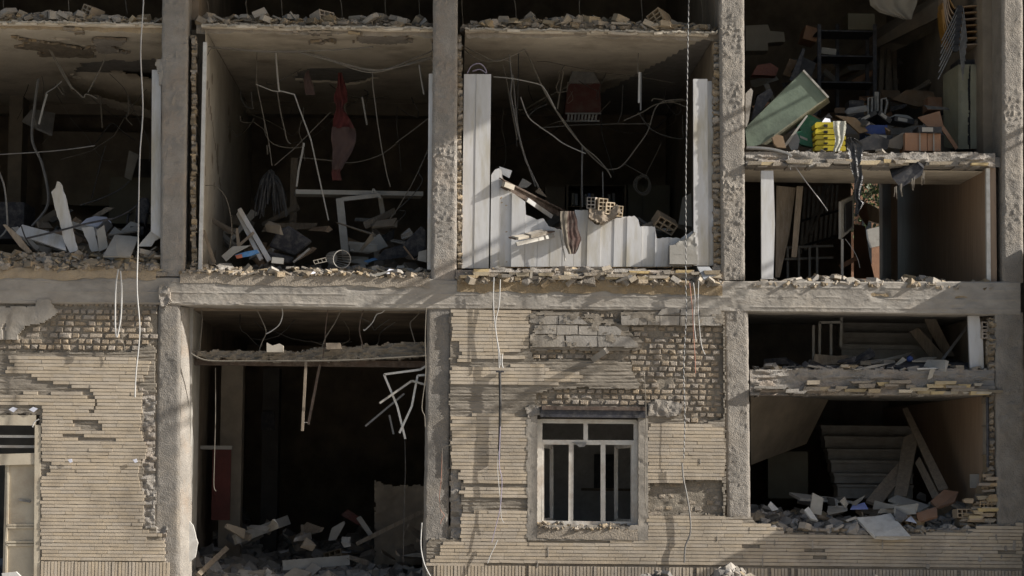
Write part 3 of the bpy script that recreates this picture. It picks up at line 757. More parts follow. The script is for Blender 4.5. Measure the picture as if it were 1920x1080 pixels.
# ---- facing tiles
def tile_mesh(seed):
    r = random.Random(500 + seed)
    def ring(y, s, j): return [Vector((x * .5 * s + r.uniform(-j, j) * .12, y, z * .5 * s + r.uniform(-j, j))) for x, z in ((-1, -1), (1, -1), (1, 1), (-1, 1))]
    b_ = ring(.5, 1, 0); f_ = ring(-.5, .998, .022)
    if r.random() < .35: f_[r.randrange(4)].x *= .96
    V = b_ + f_; F = [(k, (k + 1) % 4, 4 + (k + 1) % 4, 4 + k) for k in range(4)] + [(4, 5, 6, 7), (3, 2, 1, 0)]
    return [tuple(v) for v in V], F
TLE = [tile_mesh(i) for i in range(10)]
TLE_ME = piece_meshes('facing_tile', M_TILE, 10, lambda i: TLE[i])
tiles = []
def slips(polys, holes, u0, u1, v0, v1, wallo, pitch=6.6, slope=.0098, tl=(24, 50), Y=-.043, drop=.006, uref=850):
    r = random.Random(int(u0 * 3 + v0)); v = v0
    while v < v1:
        us = np.arange(u0, u1, 1.0); vs_ = v + pitch / 2 + slope * (us - uref)
        ins = in_any(us, vs_, polys) & ~in_any(us, vs_, holes)
        i = 0
        while i < len(us):
            if not ins[i]: i += 1; continue
            j = i
            while j < len(us) and ins[j]: j += 1
            a_, b_ = us[i] - r.uniform(0, 5), us[j - 1] + r.uniform(0, 5)
            u = a_
            while u < b_ - 3:
                w_ = min(r.uniform(*tl), b_ - u)
                if b_ - u - w_ < 7: w_ = b_ - u
                if r.random() > drop:
                    cu = u + w_ / 2; cv = v + pitch / 2 + slope * (cu - uref)
                    tiles.append((w_ * pitch, cu, cv, w_ - .15, pitch - 1.05 + r.uniform(-.04, .04), wallo, Y + r.uniform(-.001, .001) - (.004 if r.random() < .03 else 0)))
                u += w_
            i = j
        v += pitch
SA = [(850, 581), (991, 579), (992, 655), (978, 657), (960, 659), (862, 656), (862, 640), (850, 638)]
SA2 = [(862, 657), (925, 657), (945, 664), (985, 670), (984, 676), (860, 676), (860, 670), (870, 668), (866, 661)]
SB = [(848, 690), (920, 690), (970, 684), (1012, 684), (1026, 692), (1060, 699), (1086, 699), (1094, 712), (1060, 716), (1022, 724), (848, 723)]
SC_ = [(849, 782), (888, 782), (889, 774), (950, 774), (965, 779), (990, 780), (990, 932), (985, 905), (873, 905), (870, 897), (864, 897), (863, 880), (848, 878)]
SC2 = [(873, 911), (990, 911), (990, 931), (880, 931), (863, 926), (863, 918), (873, 917)]
SE = [(1216, 801), (1229, 793), (1330, 793), (1333, 800), (1355, 804), (1358, 870), (1352, 902), (1281, 901), (1280, 905), (1217, 904)]
SD = [(866, 966), (890, 964), (892, 957), (988, 957), (988, 1015), (1217, 1015), (1217, 970), (1240, 966), (1358, 969), (1366, 975), (1440, 984), (1470, 999), (1560, 1004), (1700, 1004),
      (1830, 994), (1835, 986), (1925, 982), (1925, 1067), (1300, 1062), (800, 1058), (812, 1050), (825, 1040), (828, 1030), (832, 1018), (865, 1016)]
slips([SA, SA2], [], 846, 995, 580, 678, WR)
slips([SB], [], 846, 1100, 681, 725, WR)
slips([SC_, SC2], [[(872, 905), (990, 905), (990, 911), (873, 911)]], 846, 992, 774, 933, WR)
slips([SE], [], 1214, 1362, 790, 906, WR)
slips([SD], [[(1290, 965), (1300, 964), (1300, 968)]], 800, 1916, 956, 1060, WR, tl=(22, 46))
slips([rect(1147, 693, 1175, 700)], [], 1146, 1174, 694, 700, WR)
LA = [(18, 667), (188, 667), (197, 676), (203, 667), (253, 668), (255, 673), (283, 674), (276, 683), (277, 699), (265, 700), (266, 717), (253, 718), (252, 733), (264, 736), (262, 792),
      (262, 815), (272, 832), (272, 860), (262, 862), (258, 900), (268, 930), (268, 965), (264, 990), (285, 1000), (305, 1004), (308, 1030), (306, 1051), (78, 1050), (80, 830), (82, 760),
      (-300, 758), (-300, 738), (43, 738), (44, 733), (68, 733), (70, 738), (95, 738), (96, 733), (147, 733), (150, 740), (160, 744), (172, 746), (178, 755), (174, 733), (172, 730), (110, 729),
      (108, 718), (83, 716), (68, 708), (55, 700), (14, 697), (14, 690), (27, 688), (26, 683), (15, 681), (20, 674)]
LH = [[(135, 789), (183, 789), (187, 796), (200, 800), (190, 806), (158, 808), (140, 800)], [(110, 812), (158, 812), (162, 819), (222, 820), (222, 826), (190, 826), (115, 822)],
      [(158, 744), (176, 749), (176, 764), (160, 772), (172, 778), (178, 770), (184, 752), (176, 742)], [(80, 868), (98, 868), (96, 882), (86, 890), (80, 890)],
      [(106, 718), (172, 731), (174, 735), (150, 739), (147, 732), (96, 732)]]
slips([LA], LH, -300, 312, 667, 1052, WLF, uref=0)
slips([[(-300, 1000)]], [], 0, 1, 0, 1, WLF)
# soldier course along the foot of both walls
def soldiers(u0, u1, vtop, wallo, uref, slope=.0098):
    r = random.Random(int(u0)); u = u0
    while u < u1:
        vt = vtop + slope * (u - uref)
        w_ = 6.4 + r.uniform(-.3, .3)
        if r.random() > .03: tiles.append((30, u + w_ / 2, vt + 15.5, w_ - 1.3, 30, wallo, -.043 + r.uniform(-.003, .003)))
        u += w_
soldiers(76, 312, 1052, WLF, 76)
soldiers(806, 1914, 1059.5, WR, 850)
place_pieces(tiles, 'facing_tile', TLE_ME, TLE, 'facing_tiles', M_TILES, .022)

for (u_, v_, w_, h_) in ((1524, 1021, 5, 22), (1655, 1022, 4, 20), (1453, 1018, 3, 14), (1868, 1008, 4, 14), (1886, 1028, 9, 12), (1902, 1022, 8, 26), (1838, 1050, 12, 14), (1740, 1062, 8, 12), (1878, 1044, 5, 9), (1028, 1035, 3, 22), (1345, 1010, 2, 12), (1430, 1052, 3, 24), (1008, 1058, 3, 16), (1313, 865, 3, 12)):
    r_ = random.Random(u_); n_ = 9
    MB().plate(px([(u_ + w_ * .5 * math.cos(2 * math.pi * k / n_) * r_.uniform(.5, 1.1), v_ + h_ * .5 * math.sin(2 * math.pi * k / n_) * r_.uniform(.6, 1.1)) for k in range(n_)], -.049), .01, (0, 1, 0)).build('plaster_splash', M_STONE, WR)
# unseen rods added above the frame to throw thin shadow lines on the beam
for xb_, zo_, w_, pr_ in ((700, 7.6, .05, 2.2), (760, 7.6, .03, 2.2), (1290, 7.0, .05, 2.1), (1330, 7.05, .03, 2.1)):
    xo_ = X(xb_) + (zo_ - 3.4) / (SUN.z / SUN.x)
    gbox('shadow_rod', (xo_ - w_ / 2, -pr_, zo_), (xo_ + w_ / 2, .35, zo_ + w_), M_RUST, B)
# unseen blocks added at the right to shade the facade; building across the street
gbox('added_shade_block', (X(1926), -.58, -.05), (X(1926) + 3.4, -.02, Z(462, 0, 1926)), M_OPP,
     label='unseen plastered block added past the right-hand column to shade the lower right bay', cat='shade block')
gbox('added_low_shade_block', (X(1926) + .004, -.88, -.05), (X(1926) + 3.0, -.582, Z(738, 0, 1926)), M_OPP, label='unseen low plastered block added to shade the foot of the right-hand wall', cat='wall')
ob = empty('apartment_block', (0, -40, 0), 'plain apartment block across the street facing the ruined facade', 'building')
gbox('wall', (-30, -50, -.05), (30, -40, 8.5), M_OPP, ob)
# ================================================================== loose things
def path(name, label, pts, r, m, Y=None, cat='cable', group=None, sm=6, n=5, parent=None):
    q = px(pts, Y)
    if sm: q = smooth_path(q, sm)
    return MB().tube(q, r * .6, n).build(name, m, parent, label=label, cat=cat, group=group, smooth=50)
def board(name, label, pts, th, m, Y=None, cat='board', group=None, parent=None):
    return MB().plate(px(pts, Y), th).build(name, m, parent, label=label, cat=cat, group=group)
def beam_(name, label, p, q, wd, th, m, cat='pole', parent=None, up=(0, -1, 0), group=None):
    return MB().bar(P(*p), P(*q), wd, th, up).build(name, m, parent, label=label, cat=cat, group=group)
def ragged(pts, step, amp, seed):
    """roughen a px outline (broken edge)"""
    r = random.Random(seed); out = []
    for i in range(len(pts)):
        a = pts[i]; b = pts[(i + 1) % len(pts)]
        n = max(1, int(math.hypot(b[0] - a[0], b[1] - a[1]) / step))
        for k in range(n):
            t = k / n
            out.append((a[0] + (b[0] - a[0]) * t + (r.uniform(-amp, amp) if k else 0), a[1] + (b[1] - a[1]) * t + (r.uniform(-amp, amp) if k else 0)))
    return out

# ---- shared rubble pieces
def shard_raw(seed, th=.16):
    r = random.Random(900 + seed); n = r.choice((4, 4, 5, 5, 6)); a0 = r.random() * 6
    pts = [(math.cos(a0 + 2 * math.pi * (k + r.uniform(-.3, .3)) / n) * r.uniform(.38, .6), math.sin(a0 + 2 * math.pi * (k + r.uniform(-.3, .3)) / n) * r.uniform(.26, .5)) for k in range(n)]
    V = [(x, y, -th / 2) for x, y in pts] + [(x * r.uniform(.93, 1), y * r.uniform(.93, 1), th / 2 + r.uniform(-.02, .02)) for x, y in pts]
    F = [tuple(range(n))[::-1], tuple(range(n, 2 * n))] + [(k, (k + 1) % n, n + (k + 1) % n, n + k) for k in range(n)]
    return V, F
def chunk_raw(seed):
    r = random.Random(300 + seed)
    bm = bmesh.new(); bmesh.ops.create_icosphere(bm, subdivisions=1, radius=.5)
    for v in bm.verts:
        v.co *= r.uniform(.72, 1.12); v.co.z *= .7; v.co.y *= .8
        v.co.x = round(v.co.x * 5) / 5 * .6 + v.co.x * .4; v.co.z = round(v.co.z * 4) / 4 * .6 + v.co.z * .4
    V = [tuple(v.co) for v in bm.verts]; bm.verts.index_update(); F = [tuple(v.index for v in f.verts) for f in bm.faces]; bm.free()
    return V, F
def hollow_raw(nx=2, nz=3, w_=.19, h=.19, l=.26, t=.016):
    """clay block: its cells open on the -y face"""
    mb = MB()
    for k in range(nx + 1): mb.box((-w_ / 2 + t / 2 + k * (w_ - t) / nx, 0, 0), (t, l, h))
    cw = (w_ - t) / nx - t
    for k in range(nz + 1):
        for j in range(nx):
            mb.box((-w_ / 2 + t + cw / 2 + j * (w_ - t) / nx, 0, -h / 2 + t / 2 + k * (h - t) / nz), (cw - .0006, l - .003, t))
    mb.box((0, l / 2 - .05, 0), (w_ - .004, .012, h - .004))
    return mb.v, mb.f
SHD = [shard_raw(i, .10 + .1 * (i % 3)) for i in range(12)]
CHK = [chunk_raw(i) for i in range(10)]
HOL = [hollow_raw(2, 3), hollow_raw(3, 2, .26, .15, .22)]
SHD_ME = piece_meshes('broken_tile', M_SHARD, 12, lambda i: SHD[i])
SHD2_ME = piece_meshes('plaster_flake', M_STONE, 8, lambda i: SHD[i])
CHK_ME = piece_meshes('masonry_chunk', M_CHUNK, 10, lambda i: CHK[i])
HOL_ME = piece_meshes('hollow_block', M_CLAY, 2, lambda i: HOL[i])
def put(name, me, loc, size, rot, label, cat, group):
    o = bpy.data.objects.new(name, me); link(o, None, loc)
    o.scale = (size, size, size) if not isinstance(size, tuple) else size
    o.rotation_euler = rot
    return setp(o, label, cat, group)

def heap(name, u0, u1, y0, y1, zb, prof, seed, m=M_RUB, n=500, size=(.03, .11), res=.045, label=None, flat=.55, zfun=None, frac=.75):
    """loose small debris: rough bed and many little pieces joined into one stuff object"""
    r = random.Random(seed)
    xa, xb = X(u0, (y0 + y1) / 2), X(u1, (y0 + y1) / 2)
    def h(x, y):
        u = u0 + (x - xa) / (xb - xa) * (u1 - u0)
        p = np.interp(u, [a[0] for a in prof], [a[1] for a in prof])
        t = np.clip((y - y0) / max(y1 - y0, 1e-3), 0, 1)
        base = zb if not callable(zb) else zb(x, y)
        return base + p * (np.clip(t * 3.2, .25, 1) if zfun is None else zfun(t)) * (.75 + .5 * fbm(x, y, .3, 3, seed)) + .03 * fbm(x, y, .09, 3, seed + 2)
    x = np.linspace(xa, xb, max(3, int((xb - xa) / res))); y = np.linspace(y0, y1, max(3, int((y1 - y0) / res)))
    XX, YY = np.meshgrid(x, y, indexing='ij'); ZZ = h(XX, YY)
    V = [tuple(p) for p in np.stack([XX, YY, ZZ], -1).reshape(-1, 3)]
    nj = len(y); F = [(i * nj + j, (i + 1) * nj + j, (i + 1) * nj + j + 1, i * nj + j + 1) for i in range(len(x) - 1) for j in range(nj - 1)]
    # close skirt at the street edge
    k0 = len(V)
    V += [(float(x[i]), y0 - .002, float(ZZ[i, 0]) - .12) for i in range(len(x))]
    F += [(i * nj, k0 + i, k0 + i + 1, (i + 1) * nj) for i in range(len(x) - 1)]
    for _ in range(n):
        px_, py_ = r.uniform(xa, xb), y0 + (y1 - y0) * r.random() ** 1.5
        rv, rf = r.choice(SHD) if r.random() < frac else r.choice(CHK)
        s = r.uniform(*size) * (1 if r.random() < .85 else 1.6)
        rot = Matrix.Rotation(r.uniform(0, 6.3), 3, 'Z') @ Matrix.Rotation(r.gauss(0, flat), 3, 'X') @ Matrix.Rotation(r.gauss(0, flat), 3, 'Y')
        z = float(h(np.array(px_), np.array(py_))) + s * .12
        k = len(V)
        V += [tuple(rot @ Vector(p) * s + Vector((px_, py_, z))) for p in rv]
        F += [tuple(i + k for i in f) for f in rf]
    o = mesh_obj(name, V, F, m, label=label, kind='stuff')
    bm = bmesh.new(); bm.from_mesh(o.data); bmesh.ops.recalc_face_normals(bm, faces=bm.faces); bm.to_mesh(o.data); bm.free()
    return lambda x_, y_: float(h(np.array(float(x_)), np.array(float(y_))))

def scatter(h, u0, u1, y0, y1, n, size, seed, where, kinds=('t', 'c', 'p', 'h'), wts=(6, 3, 2, .5), flat=.38, lift=.2):
    r = random.Random(seed)
    for i in range(n):
        u = u0 + (u1 - u0) * (i + r.random()) / n; y = y0 + (y1 - y0) * r.random() ** 1.3
        x = X(u, y); s = r.uniform(*size) * .85; k = r.choices(kinds, wts)[0]
        rot = (r.gauss(0, flat), r.gauss(0, flat), r.uniform(0, 6.28))
        z = h(x, y)
        if k == 't':
            put('broken_tile', R.choice(SHD_ME), (x, y, z + s * lift), s, rot, 'brown broken tile shard in rubble ' + where, 'tile shard', 'broken tile shards ' + where)
        elif k == 'p':
            put('plaster_flake', R.choice(SHD2_ME), (x, y, z + s * lift), s, rot, 'pale flat plaster flake in rubble ' + where, 'plaster flake', 'plaster flakes ' + where)
        elif k == 'c':
            put('masonry_chunk', R.choice(CHK_ME), (x, y, z + s * lift * .6), s * .62, rot, 'lumpy grey-brown masonry chunk in rubble ' + where, 'masonry chunk', 'masonry chunks ' + where)
        else:
            put('hollow_block', R.choice(HOL_ME), (x, y, z + .08), r.uniform(.7, 1), (r.gauss(0, .3), r.gauss(0, .3), r.uniform(-.9, .9)),
                'hollow clay block in rubble ' + where, 'clay block', 'hollow clay blocks ' + where)

# upper ledges (on the slab above the three upper rooms)
zt = z3 + .055
h = heap('rubble', -20, 304, .16, .75, zt, [(-20, .12), (40, .13), (120, .09), (150, .14), (180, .06), (250, .03), (304, .01)], 1, n=420, size=(.05, .17), flat=.3, frac=.92)
scatter(h, -10, 250, .14, .5, 34, (.16, .36), 101, 'on the slab edge above the far left room', wts=(7, 2, 1, .6))
h = heap('rubble', 362, 812, .16, .75, zt, [(362, .07), (480, .10), (560, .06), (620, .11), (700, .12), (770, .06), (812, .02)], 2, n=420, size=(.05, .17), flat=.3, frac=.92)
scatter(h, 366, 800, .14, .5, 40, (.16, .36), 102, 'on the slab edge above the red cloth', wts=(6, 2, 2, .8))
h = heap('rubble', 868, 1342, .16, .75, zt, [(868, .04), (950, .09), (1060, .19), (1110, .16), (1200, .12), (1290, .12), (1342, .02)], 3, n=520, size=(.05, .17), flat=.3, frac=.92)
scatter(h, 872, 1335, .14, .5, 50, (.16, .36), 103, 'on the slab edge above the white wainscot', wts=(8, 2, 1, .2))
# main-floor ledges
h1 = heap('rubble', -20, 302, -.02, 1.0, z2 + .02, [(-20, .24), (60, .24), (130, .26), (200, .28), (260, .32), (302, .30)], 4, n=900, size=(.04, .14), flat=.35)
scatter(h1, -10, 296, .02, .55, 46, (.14, .32), 104, 'on the front ledge of the far left room', wts=(8, 3, 2, .5))
h2 = heap('rubble', 348, 806, -.02, 1.2, z2 + .0, [(348, .24), (420, .12), (520, .10), (600, .14), (700, .13), (806, .10)], 5, m=M_RUB, n=1100, size=(.03, .11), flat=.28, frac=.9)
scatter(h2, 352, 800, .02, .6, 44, (.10, .26), 105, 'on the ledge under the red cloth room', wts=(5, 3, 2, .2))
h3 = heap('rubble', 856, 1352, -.02, .22, z2 - .05, [(856, .16), (900, .12), (960, .10), (1080, .16), (1200, .12), (1352, .08)], 6, n=800, size=(.04, .14))
scatter(h3, 860, 1345, -.03, .16, 54, (.13, .3), 106, 'on the ledge below the white wainscot', wts=(9, 4, 2, 0))
h4 = heap('rubble', 1400, 1864, .0, 1.0, z2 - .05, [(1400, .05), (1500, .08), (1560, .16), (1640, .10), (1720, .15), (1800, .07), (1864, .05)], 7, n=700, size=(.04, .12))
scatter(h4, 1430, 1850, .02, .5, 46, (.12, .30), 107, 'on the edge of the wood-panelled landing', wts=(5, 1, 6, 0), flat=.35)
# landings
zm = Z(287, .1, 1620)
hm = heap('rubble', 1400, 1862, .1, 1.6, zm - .03, [(1400, .05), (1862, .04)], 8, m=M_RUBD, n=380, size=(.03, .10))
zl_ = Z(692, .1, 1620)
hl = heap('rubble', 1408, 1862, .1, 1.5, zl_ - .03, [(1408, .04), (1600, .09), (1862, .10)], 9, m=M_RUBD, n=400, size=(.03, .11))
scatter(hl, 1450, 1850, .06, .7, 20, (.10, .28), 109, 'on the lower landing edge', wts=(6, 0, 1, 0), flat=.12)
# right ground-floor room, sill and floor
zs = Z(992, .1, 1620)
hs = heap('rubble', 1406, 1852, .02, 1.9, zs - .06, [(1406, .24), (1450, .22), (1530, .20), (1600, .12), (1700, .16), (1800, .30), (1852, .34)], 10, m=M_RUBD, n=900, size=(.04, .15))
scatter(hs, 1408, 1850, .04, 1.2, 46, (.12, .34), 110, 'on the right ground-floor sill', wts=(4, 4, 4, .6))
# garage debris
def gzb(x, y): return .05 + 0 * x
hg = heap('rubble', 352, 800, .6, 6.5, .05, [(352, .8), (420, .62), (470, .38), (560, .22), (640, .30), (720, .38), (800, .2)], 11, m=M_RUBD, n=2600, size=(.05, .26), res=.09,
          zfun=lambda t: .12 + 1.25 * t)
scatter(hg, 356, 790, .8, 4.2, 120, (.14, .5), 111, 'on the floor of the dark garage', wts=(2, 6, 5, .9))
# street rubble at the foot of the wall
for (a_, b_, pr, sd) in ((1060, 1330, [(1060, .05), (1100, .27), (1170, .30), (1250, .38), (1290, .34), (1330, .25)], 12),
                         (1310, 1420, [(1310, .22), (1360, .44), (1385, .42), (1420, .2)], 13), (1560, 1770, [(1560, .10), (1610, .36), (1690, .34), (1730, .30), (1770, .1)], 14)):
    hp = heap('rubble', a_, b_, -1.3, -.25, .0, pr, sd, m=M_RUBD, n=560, size=(.04, .15), zfun=lambda t: np.sin(np.clip(t, .02, .98) * math.pi) ** .7)
    scatter(hp, a_ + 8, b_ - 8, -1.1, -.5, 14, (.12, .28), 112 + sd, 'of the street heap ' + {12: 'below the window', 13: 'below the right pier', 14: 'below the right sill'}[sd], wts=(3, 6, 2, 0))
hb = heap('rubble', 800, 1070, -.9, -.12, .0, [(800, .03), (1000, .05), (1070, .12)], 15, n=160, size=(.04, .12))

# ================================================================== window of the middle wall
MB().span(P(1013, 782, .02), P(1212, 764, .0) + Vector((0, -.07, 0))).build('lintel', M_DSTEEL, B)
MB().span(P(1016, 768, -.09) , P(1210, 763, -.03)).build('lintel_flange', M_RUST, B)
gbox('lintel_soffit', P(1008, 787, .09), P(1200, 781, .24), M_NEARBLACK, B)
W = empty('window', P(1102, 985, .08), parent=B)
def fbar(a, b, w_=.062, Y=.10, th=.06, name='frame_bar', par=W, m=M_FRAME):
    return MB().bar(P(a[0], a[1], Y), P(b[0], b[1], Y), w_, th).build(name, m, par)
fbar((1012, 786), (1010, 983)); fbar((1193, 789), (1194, 984), .065); fbar((1013, 789.5), (1193, 791), .05, .1, .055); fbar((1012, 829), (1193, 830), .055, .1, .052)
fbar((1012, 981), (1194, 983), .06, .1, .058); fbar((1098, 791), (1098, 829), .052, .1, .05)
fbar((1071, 832), (1070, 981), .055, .1, .05); fbar((1130.5, 832), (1130.5, 981), .055, .1, .05); fbar((1186, 833), (1187, 980), .03, .105, .05); fbar((1018, 833), (1018, 980), .025, .105, .05)
def sash(a, Y0, b, Y1, v0, v1):
    S = MB()
    for (p, q) in (((a, v0, Y0), (a, v1, Y0)), ((b, v0 + 2, Y1), (b, v1 - 2, Y1)), ((a, v0, Y0), (b, v0 + 2, Y1)), ((a, v1, Y0), (b, v1 - 2, Y1))):
        S.bar(P(*p), P(*q), .045, .03)
    S.build('sash', M_FRAME, W)
sash(1016, .14, 1034, .62, 836, 976); sash(1186, .14, 1155, .7, 836, 978)
MB().plate(px([(1072, 829), (1100, 830), (1096, 838), (1086, 838), (1080, 833)], .05), .02).build('bent_catch', M_STEEL, W)
hw = heap('rubble', 1010, 1196, -.05, .16, Z(992, .0, 1100), [(1010, .06), (1060, .07), (1100, .03), (1196, .05)], 16, n=260, size=(.02, .07), m=M_RUB)
scatter(hw, 1014, 1190, -.05, .1, 12, (.06, .13), 116, 'on the sill of the window', wts=(3, 5, 2, 0))
# room behind the window
gbox('window_room_wall', (X(930), 2.6, .07), (X(1330), 2.75, z2b), M_WPAINT, B)
gbox('window_room_side', (X(1225), .25, .07), (X(1232), 2.59, z2b), M_WPAINT, B)
bb = MB().span(P(1114, 915, 2.52), P(1155, 852, 2.57)).build('blackboard', M_BLACK, None, label='dark rectangular board on the back wall of the room behind the window', cat='board')
gbox('window_room_rail', P(1090, 920, 2.54), P(1190, 916, 2.595), M_TIMBER, B)

# ================================================================== left door
D = empty('door', P(38, 1120, .12), parent=B, label='cream metal door with panels and a barred fanlight')
MB().span(P(-6, 797, -.03), P(72, 779, .12)).build('lintel', M_DOOR, D)
for v in (818, 837): MB().bar(P(-8, v, .1), P(71, v + .6, .1), .03, .03).build('fanlight_bar', M_FRAME, D)
MB().bar(P(-8, 862, .0), P(68, 860, .0), .13, .05).build('transom', M_DOOR, D)
MB().bar(P(72, 797, .0), P(70, 1120, .0), .07, .07).build('frame_post', M_DOOR, D)
leaf = MB().plate(px([(10, 866), (69, 866), (66, 1120), (4, 1120)], .03), .04).build('leaf', M_DOOR, D)
for (a_, b_) in ((868, 984), (989, 1016), (1022, 1100)):
    mb = MB(); ua, ub = 16 - (a_ - 866) * .02, 67 - (a_ - 866) * .012
    for (p, q) in (((ua, a_), (ub, a_)), ((ua - 2, b_), (ub - 1, b_)), ((ua, a_), (ua - 2, b_)), ((ub, a_), (ub - 1, b_))):
        mb.bar(P(p[0], p[1], .025), P(q[0], q[1], .025), .022, .03)
    mb.build('panel_rim', M_DOOR, leaf)
MB().bar(P(36, 937, .01), P(57, 941, .01), .022, .03).build('handle', M_STEEL, leaf)
for u_ in (24, 62):
    o = MB().plate(px([(u_ - 8, 768), (u_, 763), (u_ + 9, 766), (u_ + 1, 773)], -.055), .01).build('paper_scrap', M_PAPER, None, label={24: 'torn white paper scrap stuck above the door, left one', 62: 'torn white paper scrap stuck above the door, right one'}[u_], cat='paper')
for (u_, v_, lb) in ((131, 864, 'small white paper tag on the left tiled wall, nearer the door'), (253, 864, 'small white paper tag on the left tiled wall, nearer the column')):
    MB().plate(px([(u_ - 4, v_ - 2), (u_ + 3, v_ - 4), (u_ + 5, v_ + 2), (u_, v_ + 4)], -.075), .008).build('paper_tag', M_PAPER, None, label=lb, cat='paper tag')
path('wire', 'short white wire end curling beside the door lintel', [(73, 786), (66, 790), (62, 797), (61, 801)], .012, M_CABLEW, -.08)
MB().plate(px([(3, 1075), (30, 1072), (40, 1082), (5, 1084)], -.6), .05).build('board', M_WPAINT, None, label='white board lying on the ground before the cream door', cat='board')

# ================================================================== garage
G1 = relief('ceiling_remnant', M_MORTAR, .30, .30, [[(352, 655), (420, 657), (480, 660), (560, 658), (620, 652), (700, 648), (760, 641), (802, 640), (802, 668), (700, 672), (600, 676), (480, 676), (400, 672), (352, 664)]],
            (348, 634, 806, 682), 2.4, lambda U, V: .05 * fbm(U, V, 12, 4, 90, 5), None, seed=92, edge=6, label='ragged strip of dusty ceiling sagging across the dark garage opening', cat='ceiling remnant')
path('pipe', 'thin pale pipe along the lower edge of the sagging garage ceiling strip', [(358, 663), (390, 676), (470, 677), (560, 677), (640, 676), (720, 672), (800, 667)], .016, M_CABLE, .0, 'pipe')
MB().span(P(352, 684, .5), P(803, 678, .62)).build('rail', M_RUST, None, label='horizontal steel rail under the sagging ceiling strip of the garage', cat='rail')
for i, (pts, lb) in enumerate((
        ([(574, 676), (571, 740), (567, 808)], 'reddish pole hanging straight from the garage ceiling strip, left one of a pair'),
        ([(601, 678), (590, 740), (578, 796)], 'rusty pole hanging at a slant from the garage ceiling strip, right one of a pair'))):
    beam_('pole', lb, (*pts[0], .25 + .2 * i), (*pts[-1], .25 + .2 * i), .03, .03, (M_TIMBER, M_RUST)[i])
MB().bar(P(567, 792, .25), P(577, 792, .4), .008, .008).build('wire_tie', M_CABLEW, None, label='short wire tying the two hanging garage poles', cat='wire')
FR = empty('bent_window_frame', P(760, 830, .2), 'bent white aluminium frame dangling at the right of the garage opening', 'frame')
for pts in ([(799, 686), (788, 693), (720, 702), (745, 762), (760, 823)], [(800, 722), (772, 714), (712, 756)], [(799, 703), (783, 704), (772, 762), (749, 812)]):
    q = px(pts, .12 + R.uniform(-.05, .05))
    mb = MB()
    for i in range(len(q) - 1): mb.bar(q[i], q[i + 1], .024, .02)
    mb.build('profile', M_WPAINT if len(pts) > 3 else M_OFFW, FR)
for j, (p, q) in enumerate((((685, 799), (758, 738)), ((730, 778), (738, 814)))):
    MB().bar(P(*p, .5 + .1 * j), P(*q, .5 + .1 * j), .022, .02).build('profile', M_STEEL, FR)
path('wire', 'pale wire hooked under the beam at the left of the garage', [(480, 578), (490, 598), (499, 622), (492, 640), (485, 660)], .009, M_CABLE, .2)
path('wire', 'white wire curling down from the beam into the garage', [(528, 575), (530, 590), (524, 608), (510, 620), (499, 626)], .010, M_CABLEW, .18)
path('wire', 'brown wire hanging from the beam left of the garage centre', [(615, 580), (611, 610), (609, 640), (605, 672)], .011, M_RUST, .25)
path('wire', 'pale wire slanting from the beam to the hanging poles', [(640, 580), (628, 605), (612, 630), (606, 645), (603, 655)], .009, M_CABLE, .22)
path('wire', 'brown wire bent beside the garage centre', [(682, 580), (676, 600), (674, 620), (678, 640), (681, 655)], .012, M_RUST, .25)
path('wire', 'white wire stub zigzagging under the beam', [(725, 578), (716, 586), (706, 590), (698, 605), (684, 619), (682, 617)], .010, M_CABLEW, .2)
path('wire', 'hooked wire under the beam near the garage right column', [(790, 583), (778, 596), (769, 606), (773, 625), (779, 645)], .010, M_CABLE, .22)
path('wire', 'thin wire hanging beside the cream post of the garage', [(377, 578), (379, 600), (376, 640), (375, 655)], .008, M_CABLE, .2)
path('cable', 'long thin cable hanging down the garage opening on the right', [(759, 826), (760, 880), (758, 940), (757, 1000), (756, 1055)], .007, M_CABLED, .1)
path('cable', 'pale cable hanging along the left edge of the garage right column', [(799, 578), (797, 640), (798, 700), (791, 762), (796, 780), (797, 800)], .009, M_CABLE, -.02)
path('cable', 'white cable trailing down the foot of the garage right column', [(791, 980), (789, 1020), (793, 1048), (800, 1068), (808, 1082)], .012, M_CABLEW, -.04)
path('wire', 'thin white wire hanging beside the red garage door', [(404, 690), (404, 780), (402, 860), (401, 910), (405, 921)], .007, M_CABLE, .3)
gbox('post', P(408, 1050, 2.6), P(456, 682, 2.6) + Vector((0, .3, 0)), M_PLASTD, B)
gbox('pier', P(487, 1040, 4.5), P(524, 690, 4.5) + Vector((0, .4, 0)), M_NEARBLACK, B)
MB().span(P(489, 806, 4.42), P(515, 772, 4.47)).build('poster', M_DGREY, None, label='small dim grey notice on the pier inside the garage', cat='poster')
RD = empty('red_door', P(396, 1000, 2.2), 'dark red door leaf standing inside the garage on the left', 'door')
MB().span(P(396, 975, 2.2), P(434, 842, 2.25)).build('leaf', M_REDD, RD)
MB().span(P(352, 842, 2.18), P(436, 836, 2.27)).build('top_rail', M_OFFW, RD)
relief('low_wall', M_PLASTD, 2.4, .25, [[(703, 1050), (703, 900), (712, 903), (722, 912), (745, 911), (802, 911), (802, 1060), (703, 1060)]], (696, 894, 806, 1064), 3,
       lambda U, V: .03 * fbm(U, V, 20, 3, 95), None, seed=95, edge=3, label='low broken partition wall at the right inside the garage', cat='wall')
beam_('plank', 'orange-brown plank leaning on the low garage wall', (668, 1020, 1.9), (798, 956, 2.1), .05, .03, M_TIMBER, 'plank')
beam_('plank', 'grey plank lying across the garage debris at the left', (440, 1012, 1.5), (540, 975, 2.5), .12, .04, M_OFFW, 'plank')
beam_('plank', 'thin brown plank propped in the garage debris at the left front', (372, 1078, .5), (425, 1028, 1.2), .06, .04, M_TIMBER, 'plank')
